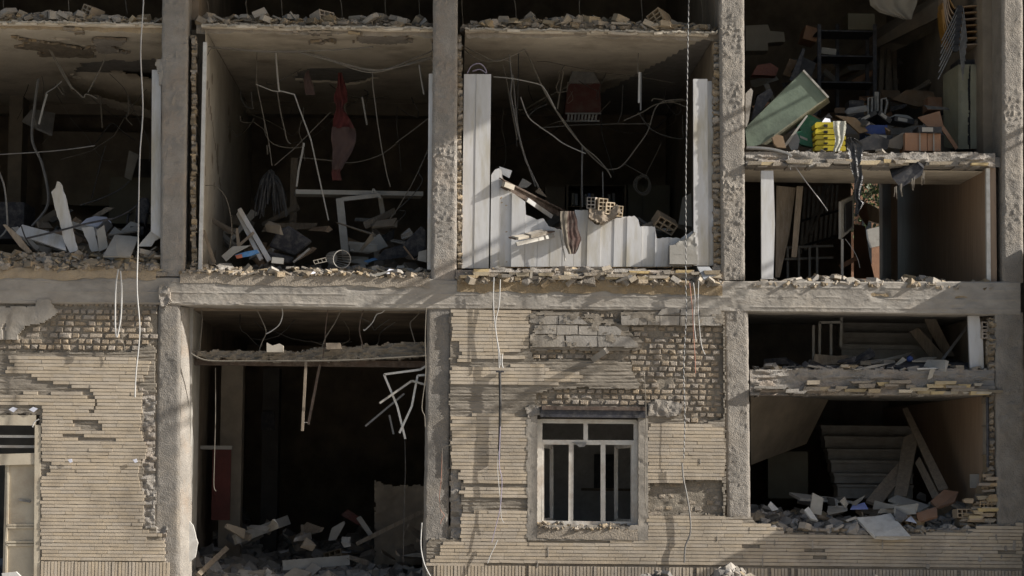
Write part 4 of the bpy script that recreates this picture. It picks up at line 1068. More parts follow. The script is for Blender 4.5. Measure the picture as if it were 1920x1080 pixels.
beam_('plank', 'pale plank flat on the garage floor in the middle', (530, 1060, 1.2), (655, 1050, 1.4), .12, .04, M_OFFW, 'plank')
board('board', 'red painted board tipped among the garage debris', [(640, 966), (652, 955), (672, 968), (686, 988), (672, 985)], .03, M_REDM, 2.6)
board('plaster_slab', 'pale plaster slab leaning beside the red garage board', [(668, 972), (676, 967), (699, 1000), (692, 1006)], .06, M_OFFW, 2.3, 'slab')
board('plaster_slab', 'long pale slab tilted upright in the garage debris', [(615, 1014), (622, 990), (645, 977), (647, 982), (630, 1012)], .06, M_OFFW, 2.2, 'slab')
board('plaster_slab', 'cream plaster slab hanging on at the foot of the left column', ragged([(353, 975), (362, 985), (366, 1000), (371, 1018), (366, 1045), (354, 1055)], 8, 1.2, 3), .05, M_WPAINT, .2, 'slab')
board('block', 'cream block standing on the garage ceiling strip', [(500, 642), (511, 648), (524, 644), (531, 648), (531, 660), (500, 660)], .12, M_PLAST, .1, 'block')
board('board', 'flat brown block on the garage ceiling strip near the centre', [(611, 643), (638, 643), (640, 654), (612, 655)], .12, M_TIMBER, .12, 'block')

# ================================================================== ropes and hanging cables in front of the facade
path('cable', 'long white cable hanging past the left upper room', [(268, -30), (269, 5), (264, 100), (268, 205), (262, 300), (259, 450), (257, 540), (262, 620), (255, 700), (253, 745)], .0125, M_CABLEW, -.35, n=8)
MB().tube(smooth_path(px([(222, 505), (217, 540), (216, 600), (217, 625), (219, 632), (222, 622), (227, 590), (228, 540), (226, 508)], -.16)), .009, 6).build('cable', M_CABLEW, None, smooth=50,
      label='white cable loop hanging over the beam at the left', cat='cable')
path('wire', 'pair of thin wire ends hanging on the left brickwork', [(227, 602), (229, 630), (234, 655), (233, 664)], .006, M_CABLE, -.1)
rp = empty('rope', P(1288, 540, -.4), 'black and white twisted rope hanging in front of the middle upper room', 'rope')
rpts = smooth_path(px([(1292, -20), (1290, 70), (1288, 200), (1286, 330), (1286, 450), (1286, 540), (1287, 585), (1284, 640), (1282, 700), (1284, 780), (1282, 860)], -.4), 26)
for k, (m_, ph) in enumerate(((M_CABLEW, 0), (M_ROPE2, math.pi))):
    q = []
    L_ = 0
    fine = []
    for i in range(len(rpts) - 1):
        for t in (0, .25, .5, .75): fine.append(rpts[i].lerp(rpts[i + 1], t))
    for i, p in enumerate(fine):
        if i: L_ += (p - fine[i - 1]).length
        an = L_ * 2 * math.pi / .075 + ph
        lim = .0036
        q.append(p + Vector((math.cos(an), math.sin(an), 0)) * lim)
    if k == 0: q0 = q
    MB().tube(q, .0038, 5).build('strand', m_, rp, smooth=50)
for i, (pts, m_, r_, lb) in enumerate((
        ([(926, 520), (925, 560), (927, 600), (934, 655), (936, 690)], M_CABLEW, .010, 'white wire hanging from the beam over the tiles left of the window'),
        ([(938, 524), (936, 570), (929, 610), (937, 665), (938, 685)], M_CABLEW, .010, 'second white wire twisting beside the first over the tiles left of the window'),
        ([(924, 562), (923, 640), (926, 676), (921, 680)], M_CABLE, .006, 'thin grey wire behind the two white wires left of the window'),
        ([(938, 800), (936, 870), (941, 900), (938, 950), (930, 985), (922, 1017)], M_LILAC, .008, 'lilac cable hanging below the dark conduit left of the window'),
        ([(935, 845), (933, 880), (938, 940), (940, 970), (945, 980)], M_CABLEW, .006, 'thin white strand beside the lilac cable left of the window'),
        ([(933, 1012), (928, 1024), (920, 1040), (914, 1056)], M_CABLEW, .010, 'short white cable end low on the wall left of the window'),
        ([(1300, 530), (1303, 560), (1301, 600), (1305, 640)], M_CABLEW, .009, 'white wire hanging at the right top of the brickwork'),
        ([(1310, 525), (1309, 570), (1312, 620), (1316, 650), (1322, 665)], M_CABLEW, .008, 'white wire hanging nearest the pier at the right of the brickwork'),
        ([(1293, 530), (1298, 580), (1300, 620), (1303, 670), (1304, 700)], M_COPPER, .008, 'copper wire hanging over the right of the brickwork'),
        ([(1287, 700), (1284, 760), (1282, 868)], M_CABLE, .004, 'very thin thread hanging beside the rope over the tiles'),
        ([(1206, 695), (1209, 720), (1211, 780), (1209, 860), (1210, 940), (1217, 972)], M_CABLE, .008, 'grey cable hanging down the right edge of the window'),
        ([(856, 834), (832, 838), (829, 850), (830, 890), (825, 935), (831, 950), (827, 956), (824, 940)], M_CABLE, .0055, 'curled white wire on the column left of the tiles'),
        ([(829, 845), (827, 900), (824, 930), (826, 955), (833, 966), (828, 975), (826, 982)], M_COPPER, .005, 'pink copper wire on the column left of the tiles'),
        ([(942, 664), (941, 680), (943, 690)], M_CABLEW, .012, 'short white wire stub in the tiles left of the window'))):
    path('wire' if 'wire' in lb or 'strand' in lb or 'thread' in lb else 'cable', lb, pts, r_, m_, -.10, 'wire' if 'wire' in lb or 'strand' in lb or 'thread' in lb else 'cable')
cd = empty('conduit', P(937, 860, -.09), 'dark straight conduit fixed on the tiles left of the window', 'conduit')
MB().tube(px([(937, 697), (938, 760), (936, 862)], -.085), .016, 8).build('tube', M_CABLED, cd, smooth=50)
MB().span(P(930, 698, -.1), P(945, 695, -.06)).build('bracket', M_DSTEEL, cd)
path('hose', 'dark grey hose hanging on the tiles right of the window', [(1279, 868), (1281, 895), (1288, 930), (1294, 970), (1294, 1000), (1285, 1025), (1283, 1055)], .016, M_STEEL, -.09, 'hose', n=8)
sl_ = MB().bar(P(1112, 674, -.03), P(1137, 637 + 20, -.22), .07, .05).build('brick_stub', M_STONE, None, label='broken slip of block sticking out of the plaster above the window', cat='block')
b_l = path('wire', 'wire hanging in front of the upper left slab edge', [(128, -10), (129, 15), (130, 28)], .007, M_CABLE, .3)
for i, (u_, v_) in enumerate(((8, 26), (238, 26), (392, 30), (463, 26), (530, 45), (642, 45), (724, 36), (788, 58), (968, 45), (1088, 38), (1205, 50), (1318, 60), (868, 50))):
    path('wire', 'thin rusty wire hanging over the top slab edge', [(u_ - 4 * (i % 3), -12), (u_ - 2, 8), (u_, v_ - 5), (u_ + 1, v_)], .006, M_CABLE, .5, 'wire', 'thin wires hanging at the top slab edges')
# ================================================================== contents of the rooms
def rbox(name, label, cat, u0, v0, u1, v1, Y0, Y1, m, group=None, parent=None, rz=0, tilt=0):
    a = P(u0, v1, Y0); b = P(u1, v0, Y0)
    c = Vector(((a.x + b.x) / 2, (Y0 + Y1) / 2, (a.z + b.z) / 2)); d = (abs(b.x - a.x), Y1 - Y0, abs(b.z - a.z))
    return MB().box(c, d, Matrix.Rotation(rz, 3, 'Z') @ Matrix.Rotation(tilt, 3, 'Y')).build(name, m, parent, label=label, cat=cat, group=group)
def cloth(name, label, rows, Y, m, cat='cloth', folds=3, amp=.03, group=None, parent=None, seed=1, nu=18):
    """hanging cloth: rows = (v, u_left, u_right); folds as waves in depth"""
    rv = [r_[0] for r_ in rows]; V = []; vv = np.linspace(rv[0], rv[-1], max(10, int((rv[-1] - rv[0]) / 4)))
    for v in vv:
        a = np.interp(v, rv, [r_[1] for r_ in rows]); b = np.interp(v, rv, [r_[2] for r_ in rows])
        for k in range(nu):
            t = k / (nu - 1)
            dy = .35 * amp * math.sin(t * folds * 2 * math.pi + 1.6 * math.sin(v * .05 + seed) + 3 * float(fbm(v, t, 40, 2, seed))) + amp * 1.1 * float(fbm(t * 30 + .12 * v, v, 30 / folds, 3, seed, 38))
            V.append(P(a + (b - a) * t + 1.2 * float(fbm(v, t, 9, 2, seed)), v, Y + dy))
    n = len(vv); F = [(i * nu + k, i * nu + k + 1, (i + 1) * nu + k + 1, (i + 1) * nu + k) for i in range(n - 1) for k in range(nu - 1)]
    k0 = len(V); V = V + [p + Vector((0, .006, 0)) for p in V]
    F += [tuple(i + k0 for i in reversed(f)) for f in F]
    return mesh_obj(name, V, F, m, parent, smooth=70, label=label, cat=cat, group=group)

# ---------------------------------------------------------------- far left upper room
gbox('back_panel', P(78, 384, 5.6), P(296, 252, 5.75), M_PLASTD, B)
gbox('rear_beam', P(-40, 212, 5.4), P(300, 196, 5.65), M_PLASTD, B)
gbox('rear_pier', P(12, 400, 4.6), P(55, 168, 5.0), M_PLASTD, B)
gbox('doorway', P(245, 400, 5.5), P(300, 300, 5.57), M_NEARBLACK, B)
relief('ceiling_panel', M_CEIL, 3.1, .05, [[(108, 120), (150, 116), (200, 128), (286, 148), (286, 205), (240, 196), (180, 178), (130, 166)]], (100, 110, 292, 210), 3,
       lambda U, V: -(V - 110) * .012 + .05 * fbm(U, V, 30, 3, 200), B, seed=200, edge=6)
for i, (pts, r_, m_, lb, Y) in enumerate((
        ([(92, 92), (112, 130), (130, 160), (135, 164), (110, 120), (96, 96)], .012, M_CABLE, 'thin bent rod hanging from the ceiling of the far left room', .9),
        ([(130, 158), (155, 182), (160, 177), (168, 178), (182, 185)], .013, M_CABLE, 'hooked rod end hanging low in the far left room', .9),
        ([(200, 102), (188, 130), (172, 160), (165, 173)], .012, M_CABLE, 'straight rod slanting from the ceiling of the far left room', .9),
        ([(85, 176), (90, 172), (104, 163), (116, 152)], .012, M_STEEL, 'grey conduit bent under the far left ceiling', 1.2),
        ([(88, 176), (80, 205), (73, 233)], .022, M_OFFW, 'dangling white conduit end in the far left room', 1.1),
        ([(72, 148), (66, 190), (60, 260), (78, 305), (90, 360), (86, 392), (60, 424)], .028, M_STEEL, 'thick grey pipe curving down through the far left room', 1.6),
        ([(-10, 290), (60, 286), (120, 281), (178, 273)], .014, M_STEEL, 'level grey pipe across the far left room', 1.3),
        ([(-4, 318), (8, 350), (13, 400), (12, 430), (-4, 448)], .018, M_STEEL, 'grey cable curving at the far left edge', .7),
        ([(180, 268), (200, 240), (212, 232), (234, 250), (254, 263)], .016, M_CABLED, 'bent dark bar in the back of the far left room', 3.5),
        ([(188, 182), (190, 210), (192, 240)], .016, M_CABLE, 'short pale rod hanging in front of the dark gap of the far left room', 2.5),
        ([(240, 178), (241, 210), (237, 222), (248, 234)], .010, M_CABLE, 'thin wire hanging by the dark gap of the far left room', 2.0),
        ([(198, 273), (190, 300), (172, 372)], .012, M_CABLED, 'dark cable dropping across the back wall of the far left room', 2.2),
        ([(150, 385), (190, 372), (225, 355), (242, 340)], .018, M_CABLED, 'thick dark hose lying on the debris of the far left room', 1.6),
        ([(50, 447), (110, 433), (160, 420), (210, 410)], .022, M_DSTEEL, 'dark steel tube lying on the white sheets of the far left room', .35),
        ([(205, 413), (235, 400), (256, 385)], .016, M_DSTEEL, 'dark tube slanting up to the office chair', .6),
        ([(40, 424), (48, 446), (62, 465), (78, 476)], .014, M_CABLED, 'dark cable over the white sheet at the far left', .42))):
    path('pipe' if ('pipe' in lb or 'conduit' in lb or 'tube' in lb) else 'rod' if ('rod' in lb or 'bar' in lb) else 'cable', lb, pts, r_, m_, Y, 'pipe' if ('pipe' in lb or 'conduit' in lb or 'tube' in lb) else 'rod' if ('rod' in lb or 'bar' in lb) else 'cable')
bsh = lambda lb, pts, Y, m=M_WHITE, th=.02, nm='board', cat='board', rg=0: board(nm, lb, ragged(pts, rg, 1.0, len(lb)) if rg else pts, th, m, Y, cat)
bsh('tall white board with a snapped top standing in the far left rubble', [(96, 360), (104, 352), (107, 340), (112, 341), (117, 348), (132, 405), (146, 470), (131, 474), (120, 452)], .42, rg=9)
bsh('long white sheet slumped at the far left', [(27, 438, .75), (42, 421, .8), (80, 431, .7), (119, 442, .55), (124, 470, .4), (70, 452, .55)], None)
bsh('short white board leaning beside the tall one', [(153, 427), (175, 425), (178, 436), (186, 470), (172, 472)], .5, rg=7)
bsh('narrow dusty board beside the short white board', [(181, 432), (195, 422), (203, 464), (186, 472)], .38, M_OFFW)
bsh('bent grey sheet lying on the far left ledge', [(193, 480, .05), (215, 440, .35), (237, 442, .38), (260, 444, .36), (244, 481, .03), (220, 480, .0)], None, M_OFFW)
bsh('white wedge of panel at the foot of the white strip', [(258, 462), (283, 433), (300, 430), (300, 446), (290, 452), (284, 462)], .2)
bsh('curled lavender sheet on the far left debris', [(151, 420, 1.0), (162, 410, 1.1), (178, 405, 1.2), (200, 407, 1.2), (209, 417, 1.0), (180, 424, .9)], None, M_PAPER)
bsh('crumpled white cloth-like sheet under the office chair', [(203, 440, .7), (215, 425, .8), (225, 434, .8), (245, 415, .9), (262, 420, .9), (262, 432, .8), (230, 436, .7)], None, M_OFFW)
bsh('thin wooden slat propped at the far left edge', [(5, 421), (11, 421), (36, 442), (60, 473), (52, 475), (36, 462)], .3, M_TIMBER, .03, 'slat', 'slat')
bsh('loose brown lath on the far left debris', [(172, 405), (200, 388), (214, 390), (186, 406)], 1.4, M_TIMBER, .03, 'slat', 'slat')
bsh('pale panel leaning against the back wall of the far left room', [(233, 332), (242, 282), (260, 290), (246, 338)], 4.2, M_OFFW, .03)
board('white_strip', 'tall narrow white panel strip beside the left column', [(285, 131), (302, 131), (301, 446), (283, 434)], .05, M_WHITE, .10, 'panel')
relief('plaster_scrap', M_STONE, .02, .05, [[(291, 118), (296, 111), (307, 110), (307, 160), (298, 158), (299, 140), (295, 133)]], (286, 106, 312, 164), 2.4, lambda U, V: .02 * fbm(U, V, 8, 2, 5), None,
       seed=203, label='torn scrap of plaster clinging to the top of the left white strip', cat='plaster scrap')
MB().plate(px([(42, 225, 2.2), (60, 204, 2.2), (104, 212, 2.4), (98, 252, 2.0), (70, 240, 1.9)]), .03).build('duct_sheet', M_STEEL, None, label='bent grey duct sheet hanging in the far left room', cat='duct sheet')
OC = empty('office_chair', P(265, 452, 1.1), 'dusty dark office chair behind the white strip of the far left room', 'chair')
def pad(name, pts, th, par, m=M_DGREY):
    o = MB().plate(pts, th, (0, 1, 0)).build(name, m, par)
    bv = o.modifiers.new('bevel', 'BEVEL'); bv.width = .03; bv.segments = 3; bv.limit_method = 'ANGLE'
    return o
pad('backrest', px([(252, 418), (256, 378), (266, 369), (278, 371), (281, 384), (276, 420)], 1.1), .08, OC)
MB().span(P(244, 440, .85), P(280, 433, 1.35)).build('seat', M_DGREY, OC)
for u_, y_ in ((241, 1.0), (274, 1.0)): MB().tube(smooth_path(px([(u_ + 6, 400, y_ + .1), (u_, 404, y_ - .1), (u_ - 2, 420, y_ - .1), (u_ + 4, 434, y_)])), .016, 6).build('armrest', M_BLACK, OC, smooth=50)
MB().tube(px([(262, 440), (262, 462)], 1.1), .03, 8).build('stem', M_BLACK, OC)
rbox('sofa', 'dusty low sofa back at the far left edge of the far left room', 'sofa', -30, 448, 44, 378, 2.0, 2.7, M_DGREY)
rbox('cabinet', 'dark cabinet against the back wall behind the office chair', 'cabinet', 206, 420, 288, 332, 4.6, 5.2, M_OLIVE)
hh = heap('rubble', -60, 296, 1.2, 5.0, z2 - .05, [(-60, .5), (60, .55), (160, .75), (230, .6), (296, .4)], 31, m=M_RUBD, n=420, size=(.06, .3), res=.1, zfun=lambda t: .35 + .9 * t)
scatter(hh, -10, 280, 1.2, 3.5, 18, (.25, .6), 231, 'in the depth of the far left room', wts=(3, 4, 3, .5))

# ---------------------------------------------------------------- room with the red cloth
rc = empty('red_cloth', P(645, 340, 1.0), 'long red and dusty pink cloth hanging from the ceiling of the second room', 'cloth')
cloth('upper_fold', None, [(136, 634, 641), (160, 632, 648), (178, 627, 652), (190, 626, 652), (197, 631, 645), (203, 630, 643), (220, 626, 655), (240, 623, 664)], 1.0, M_RED, None, folds=1.6, amp=.07, parent=rc)
cloth('lower_fold', None, [(238, 622.5, 664), (250, 621, 668), (262, 621, 668), (285, 624, 660), (318, 622, 640)], .99, M_PINKD, None, folds=1.4, amp=.06, parent=rc, seed=5)
cloth('tip', None, [(316, 623, 639), (322, 622, 638), (338, 622, 640)], .995, M_RED, None, folds=1, amp=.03, parent=rc, seed=7)
cloth('cloth_strip', 'dusty pink cloth strip hanging beside the hole in the second ceiling', [(132, 575, 579), (145, 570, 582), (160, 570, 587), (178, 573, 591)], 1.1, M_PINKD, folds=1.2, amp=.03)
gbox('rear_beam', P(420, 212, 5.3), P(812, 196, 5.6), M_PLASTD, B)
for i, (pts, r_, m_, lb, Y, sm) in enumerate((
        ([(517, 97), (520, 140), (523, 170)], .018, M_OFFW, 'white conduit hanging from the ceiling of the second room', .8, 0),
        ([(523, 170), (532, 172), (552, 177), (560, 200), (583, 262), (600, 340), (616, 413)], .014, M_OFFW, 'long bent white conduit slanting down through the second room', .8, 0),
        ([(482, 95), (481, 150), (490, 200), (503, 262), (510, 310)], .010, M_CABLE, 'thin grey cable hanging at the left of the second room', 1.2, 6),
        ([(520, 172), (526, 210), (533, 240), (538, 262), (545, 270)], .013, M_CABLE, 'dark twisted cables under the white conduit', 1.3, 6),
        ([(570, 268), (566, 290), (560, 318), (556, 350)], .020, M_OFFW, 'short thick white conduit hanging in the second room', 1.0, 0),
        ([(698, 128), (699, 160), (708, 230), (716, 280), (726, 330), (732, 350)], .012, M_CABLE, 'pale rod hanging right of the red cloth', .7, 0),
        ([(679, 182), (684, 210), (688, 234)], .019, M_OFFW, 'short white tube hanging right of the red cloth', 1.4, 0),
        ([(786, 122), (790, 150), (795, 177)], .017, M_OFFW, 'short white tube hanging near the right column of the second room', .7, 0),
        ([(390, 88), (430, 90), (480, 95), (560, 96), (650, 92), (700, 88)], .014, M_CABLE, 'pale cable fixed along the front of the second ceiling', .35, 6),
        ([(395, 90), (500, 98), (580, 100), (640, 118), (690, 132), (730, 128), (780, 108), (815, 94)], .012, M_CABLE, 'drooping pale cable under the second ceiling, upper one', .40, 6),
        ([(560, 98), (620, 114), (680, 134), (720, 133), (770, 118), (815, 104)], .012, M_CABLE, 'drooping pale cable under the second ceiling, lower one', .36, 6),
        ([(640, 118), (700, 131), (750, 125), (815, 108)], .010, M_CABLE, 'drooping pale cable under the second ceiling, shortest one', .33, 6),
        ([(370, 130), (385, 110), (395, 92), (402, 86)], .010, M_CABLE, 'cable climbing the corner of the second ceiling', .3, 6),
        ([(480, 158), (510, 170), (525, 172)], .012, M_OFFW, 'pale conduit reaching left from the white one', .9, 0),
        ([(515, 310), (550, 280), (580, 250), (620, 210)], .012, M_CABLE, 'taut cable crossing the left half of the second room', 1.6, 0),
        ([(560, 295), (610, 300), (660, 305), (710, 292), (742, 270)], .012, M_CABLE, 'slack cable behind the red cloth', 1.8, 6),
        ([(742, 268), (780, 240), (808, 218)], .010, M_CABLE, 'thin line rising to the right column of the second room', 1.2, 0),
        ([(808, 268), (790, 310), (770, 350), (745, 392), (730, 412)], .010, M_CABLE, 'thin line crossing above the white table frame', 1.0, 0),
        ([(802, 285), (785, 320), (792, 340), (770, 370), (742, 395)], .010, M_CABLED, 'dark line hanging by the right column of the second room', 1.0, 6),
        ([(748, 395), (760, 400), (725, 440), (738, 456)], .010, M_CABLED, 'tangled cord at the right leg of the table frame', 1.4, 6),
        ([(382, 348), (405, 350), (424, 372), (434, 415), (433, 450), (426, 480)], .008, M_CABLE, 'thin wire arching along the left wall of the second room', .5, 6),
        ([(500, 272), (502, 290), (506, 280), (503, 272)], .014, M_CABLE, 'short hooked tube hanging at the left of the second room', 1.5, 0),
        ([(745, 200), (744, 240), (748, 270), (752, 320)], .008, M_CABLED, 'dark wire hanging behind the pale rod', 2.0, 6))):
    nm = 'conduit' if 'conduit' in lb else 'tube' if 'tube' in lb else 'rod' if 'rod' in lb else 'cable'
    path(nm, lb, pts, r_, m_, Y, nm, sm=sm)
TF = empty('table_frame', P(670, 480, 1.6), 'white metal table frame standing crooked in the second room', 'table frame')
MB().bar(P(553, 362, 1.5), P(791, 366, 1.7), .055, .3).build('top_rail', M_OFFW, TF)
MB().bar(P(637, 372, 1.42), P(648, 478, 1.42), .095, .06).build('leg', M_OFFW, TF)
MB().bar(P(713, 370, 1.75), P(722, 428, 1.75), .06, .06).build('leg', M_OFFW, TF)
MB().bar(P(641, 374, 1.42), P(714, 366, 1.42), .05, .05).build('cross_rail', M_OFFW, TF)
MB().bar(P(714, 372, 1.3), P(700, 354, 1.3), .02, .02).bar(P(700, 354, 1.3), P(697, 362, 1.3), .02, .02).build('brace', M_OFFW, TF)
WD = empty('drawer', P(478, 492, .6), 'white drawer-like tray tipped on its end in the second room', 'drawer')
MB().plate(px([(445, 393, .8), (452, 389, .8), (509, 486, .45), (501, 491, .45)]), .02).build('side_panel', M_WHITE, WD)
MB().plate(px([(443, 402, .85), (447, 395, .85), (493, 484, .5), (486, 488, .5)]), .02).build('bottom_panel', M_WHITE, WD)
MB().bar(P(510, 488, .4), P(532, 490, .4), .07, .08).build('end_panel', M_OFFW, WD)
bsh('wooden slat leaning at the left wall of the second room', [(379, 433), (384, 431), (405, 492), (399, 495)], .35, M_TIMBER, .03, 'slat', 'slat')
bsh('small angled wooden frame piece by the white tray', [(442, 428), (446, 428), (450, 455), (474, 434), (477, 437), (449, 463), (444, 460)], .6, M_TIMBER, .02, 'slat', 'slat')
CH = empty('chair', P(545, 495, .8), 'dark upholstered chair overturned in the second room', 'chair')
pad('backrest', px([(503, 462), (520, 432), (541, 422), (586, 452), (552, 480)], .8), .08, CH)
pad('seat', px([(500, 470), (552, 482), (545, 494), (510, 492)], .6), .1, CH)
MB().tube(px([(581, 466), (550, 492)], .55), .015, 6).build('leg', M_OFFW, CH)
CH2 = empty('chair', P(778, 488, .6), 'dark blue-grey chair back tipped against the right column', 'chair')
pad('backrest', px([(755, 458), (790, 422), (800, 432), (800, 468), (776, 486)], .6), .08, CH2)
MB().bar(P(757, 462, .55), P(776, 487, .55), .02, .05).build('side_rail', M_CARDD, CH2)
for i, (pts, Y, m, lb) in enumerate((
        ([(690, 455), (740, 430), (738, 448), (660, 470)], 1.5, M_DGREY, 'dark flat board on the debris right of the table frame'),
        ([(700, 490), (720, 468), (790, 448), (800, 452), (760, 482)], .9, M_DGREY, 'dark sloping panel lying by the right column of the second room'),
        ([(655, 470), (712, 438), (728, 462), (690, 476)], 1.3, M_OFFW, 'dusty grey sheet lying right of the table leg'),
        ([(490, 435), (500, 418), (596, 418), (590, 428)], 2.4, M_TIMBER, 'pale board lying behind the overturned chair'),
        ([(783, 488), (785, 472), (800, 468), (800, 492)], .3, M_OFFW, 'small pale panel leaning by the right column of the second room'),
        ([(415, 480), (436, 462), (470, 460), (440, 476), (424, 490)], .4, M_OFFW, 'pale sheet beside the snack packet'))):
    bsh(lb, pts, Y, m)
o = MB().plate(px([(440, 478), (460, 472), (482, 468), (486, 474), (470, 480), (444, 484)], .28), .05).build('snack_packet', M_SKYB, None, label='light blue snack packet on the ledge of the second room', cat='snack packet')
MB().plate(px([(441, 479), (453, 476), (455, 483), (444, 485)], .275), .004, (0, -1, 0)).build('orange_corner', M_ORANGE, o)
BK = empty('basket', P(640, 490, .4), 'white plastic wastebasket lying on the ledge of the second room', 'basket')
ax0, ax1 = P(622, 484, .7), P(641, 486, .25); d_ = (ax1 - ax0).normalized(); e1 = d_.cross(Vector((0, 0, 1))).normalized(); e2 = d_.cross(e1)
rib = MB()
for k in range(18):
    an = 2 * math.pi * k / 18; n_ = e1 * math.cos(an) + e2 * math.sin(an)
    rib.bar(ax0 + n_ * .075, ax1 + n_ * .105, .012, .004, n_)
rib.build('ribs', M_OFFW, BK)
MB().tube([ax1 + (e1 * math.cos(2 * math.pi * k / 20) + e2 * math.sin(2 * math.pi * k / 20)) * .107 for k in range(21)], .006, 5, False).build('rim', M_OFFW, BK)
MB().plate([ax0 + (e1 * math.cos(2 * math.pi * k / 12) + e2 * math.sin(2 * math.pi * k / 12)) * .075 for k in range(12)], .006).build('base', M_OFFW, BK)
MB().plate(px([(633, 506), (655, 510), (670, 515), (700, 514), (736, 506), (712, 517), (672, 523), (655, 516)], -.02), .05).build('slab', M_OFFW, None, label='pale broken slab lying on the ledge under the table frame', cat='slab')
bsh('white paper scraps on the second ledge, right of the pale slab', [(722, 512, .0), (730, 504, .1), (746, 507, .1), (744, 516, .0)], None, M_PAPER, .006, 'paper', 'paper')
bsh('small white paper left of the pale slab on the second ledge', [(577, 513, -.02), (588, 509, .05), (592, 511, .05), (582, 516, -.02)], None, M_PAPER, .006, 'paper', 'paper')
bsh('blue printed leaflet on the second ledge', [(682, 489, .3), (702, 483, .5), (708, 486, .5), (690, 492, .3)], None, M_SKYB, .006, 'leaflet', 'leaflet')
rk = MB()
for k in range(4): rk.bar(P(588 + 7.5 * k, 489 - 1.4 * k, .2), P(590 + 7.5 * k, 494 - 1.4 * k, .2), .008, .008)
rk.bar(P(587, 489, .2), P(611, 483, .2), .008, .008); rk.bar(P(590, 495, .2), P(613, 490, .2), .008, .008)
rk.build('wire_rack', M_PLAST, None, label='small cream wire rack on the ledge of the second room', cat='wire rack')
sh = MB(); rr = random.Random(5)
for k in range(70):
    u0_ = 508 + rr.uniform(-5, 5); a_ = rr.uniform(-1, 1)
    q = px([(u0_, 322 + rr.uniform(-4, 6), 1.5), (u0_ + a_ * 18, 345 + rr.uniform(-5, 5), 1.5 + rr.uniform(-.2, .2)), (u0_ + a_ * 30, 385 + rr.uniform(-15, 25), 1.5 + rr.uniform(-.3, .3))])
    sh.tube(smooth_path(q, 3), .008, 3)
sh.build('cord_tassel', M_CABLED, None, label='grey bundle of frayed cords hanging at the left of the second room', cat='cord bundle')
gbox('door_post', P(542, 470, 3.4), P(560, 300, 3.6), M_TIMBER, B)
gbox('wall_niche', P(436, 400, 5.9), P(462, 300, 6.18), M_NEARBLACK, B)
board('panel_strip', 'narrow tall white strip on the right edge of the second room', [(804, 138), (813, 138), (811, 505), (801, 505)], .04, M_WHITE, .06, 'panel')
hh = heap('rubble', 376, 806, 1.2, 5.0, z2 - .05, [(376, .4), (520, .6), (600, .55), (720, .6), (806, .5)], 32, m=M_RUBD, n=420, size=(.06, .3), res=.1, zfun=lambda t: .3 + .7 * t)
scatter(hh, 380, 800, 1.2, 3.5, 20, (.25, .6), 232, 'in the depth of the second room', wts=(3, 4, 3, .3))

# ---------------------------------------------------------------- white wainscot room
WS = empty('wainscot', P(1080, 500, .2), parent=B)
prof = [(862, 139), (921, 139), (921, 328), (928, 318), (936, 315), (941, 322), (944, 352), (962, 362), (985, 378), (986, 402), (1000, 408), (1006, 412), (1020, 410), (1028, 424), (1050, 430), (1077, 431), (1078, 394),
        (1102, 393), (1106, 412), (1116, 421), (1126, 421), (1140, 412), (1166, 407), (1190, 405), (1197, 413), (1200, 424), (1228, 425), (1231, 447), (1254, 445), (1276, 447), (1300, 432)]
cuts = [870, 893, 921, 937, 960, 985, 1009, 1032, 1056, 1077, 1102, 1126, 1152, 1176, 1204, 1229, 1254, 1277, 1299]
for i in range(len(cuts) - 1):
    a_, b_ = cuts[i] + .12, cuts[i + 1] - .12
    us = sorted([a_, b_] + [p[0] for p in prof if a_ < p[0] < b_] + list(np.arange(a_ + 4, b_ - 2, 4.5)))
    pu = [p[0] for p in prof]; pv = [p[1] for p in prof]
    edge_ = [(u_, float(np.interp(u_, pu, pv)) + (R.uniform(-1, 1) if a_ > 922 and a_ < u_ < b_ else 0)) for u_ in us]
    if a_ < 921 and b_ < 922: edge_ = [(u_, 139.) for u_ in (a_, b_)]
    bot_ = 503 if a_ < 935 else 500
    lean = -4.5 if a_ < 921 else -2
    pts = [(u_ + (0), v_) for u_, v_ in edge_] + [(b_ + lean, bot_), (a_ + lean, bot_)]
    Yp = .16 + R.uniform(-.012, .012) + (.03 if 921 < a_ < 938 else 0)
    MB().plate(px(pts, Yp), .03, (0, 1, 0)).build('wainscot_panel', M_WHITE, WS)
for (a_, b_, y_, t_) in ((1300, 1326.5, .06, 148), (1327, 1338, .10, 152)):
    MB().plate(px([(a_, t_), (b_, t_), (b_ + 2, 498), (a_ + 1, 498)], y_), .05, (0, 1, 0)).build('wainscot_panel', M_WHITE, WS)
for v0_, v1_ in ((148, 200), (201, 330), (331, 498)):
    MB().plate(px([(1339, v0_), (1343, v0_), (1345, v1_), (1341, v1_)], .12), .03, (0, 1, 0)).build('edge_strip', M_OFFW, WS)
relief('backing', M_RUB, .20, .14, lambda U, V: (V > np.interp(U, [p[0] for p in prof], [p[1] for p in prof]) + 3 + 3 * fbm(U, U * 0, 10, 3, 5)) & (U > 924) & (U < 1298) & (V < 502), (920, 310, 1302, 504), 2.6,
       lambda U, V: .02 * fbm(U, V, 10, 3, 9), WS, seed=305, edge=2)
for k, (a_, b_, v0_, v1_) in enumerate(((1256, 1304, 462, 478), (1256, 1306, 479, 495))):
    gbox('gypsum_block', P(a_, v1_, .02), P(b_, v0_, .14), M_OFFW, WS)
relief('gypsum_block', M_OFFW, .02, .12, [[(1262, 461), (1272, 452), (1290, 447), (1302, 436), (1305, 461)]], (1258, 430, 1308, 464), 2.4, lambda U, V: .015 * fbm(U, V, 10, 2, 5), WS, seed=301)
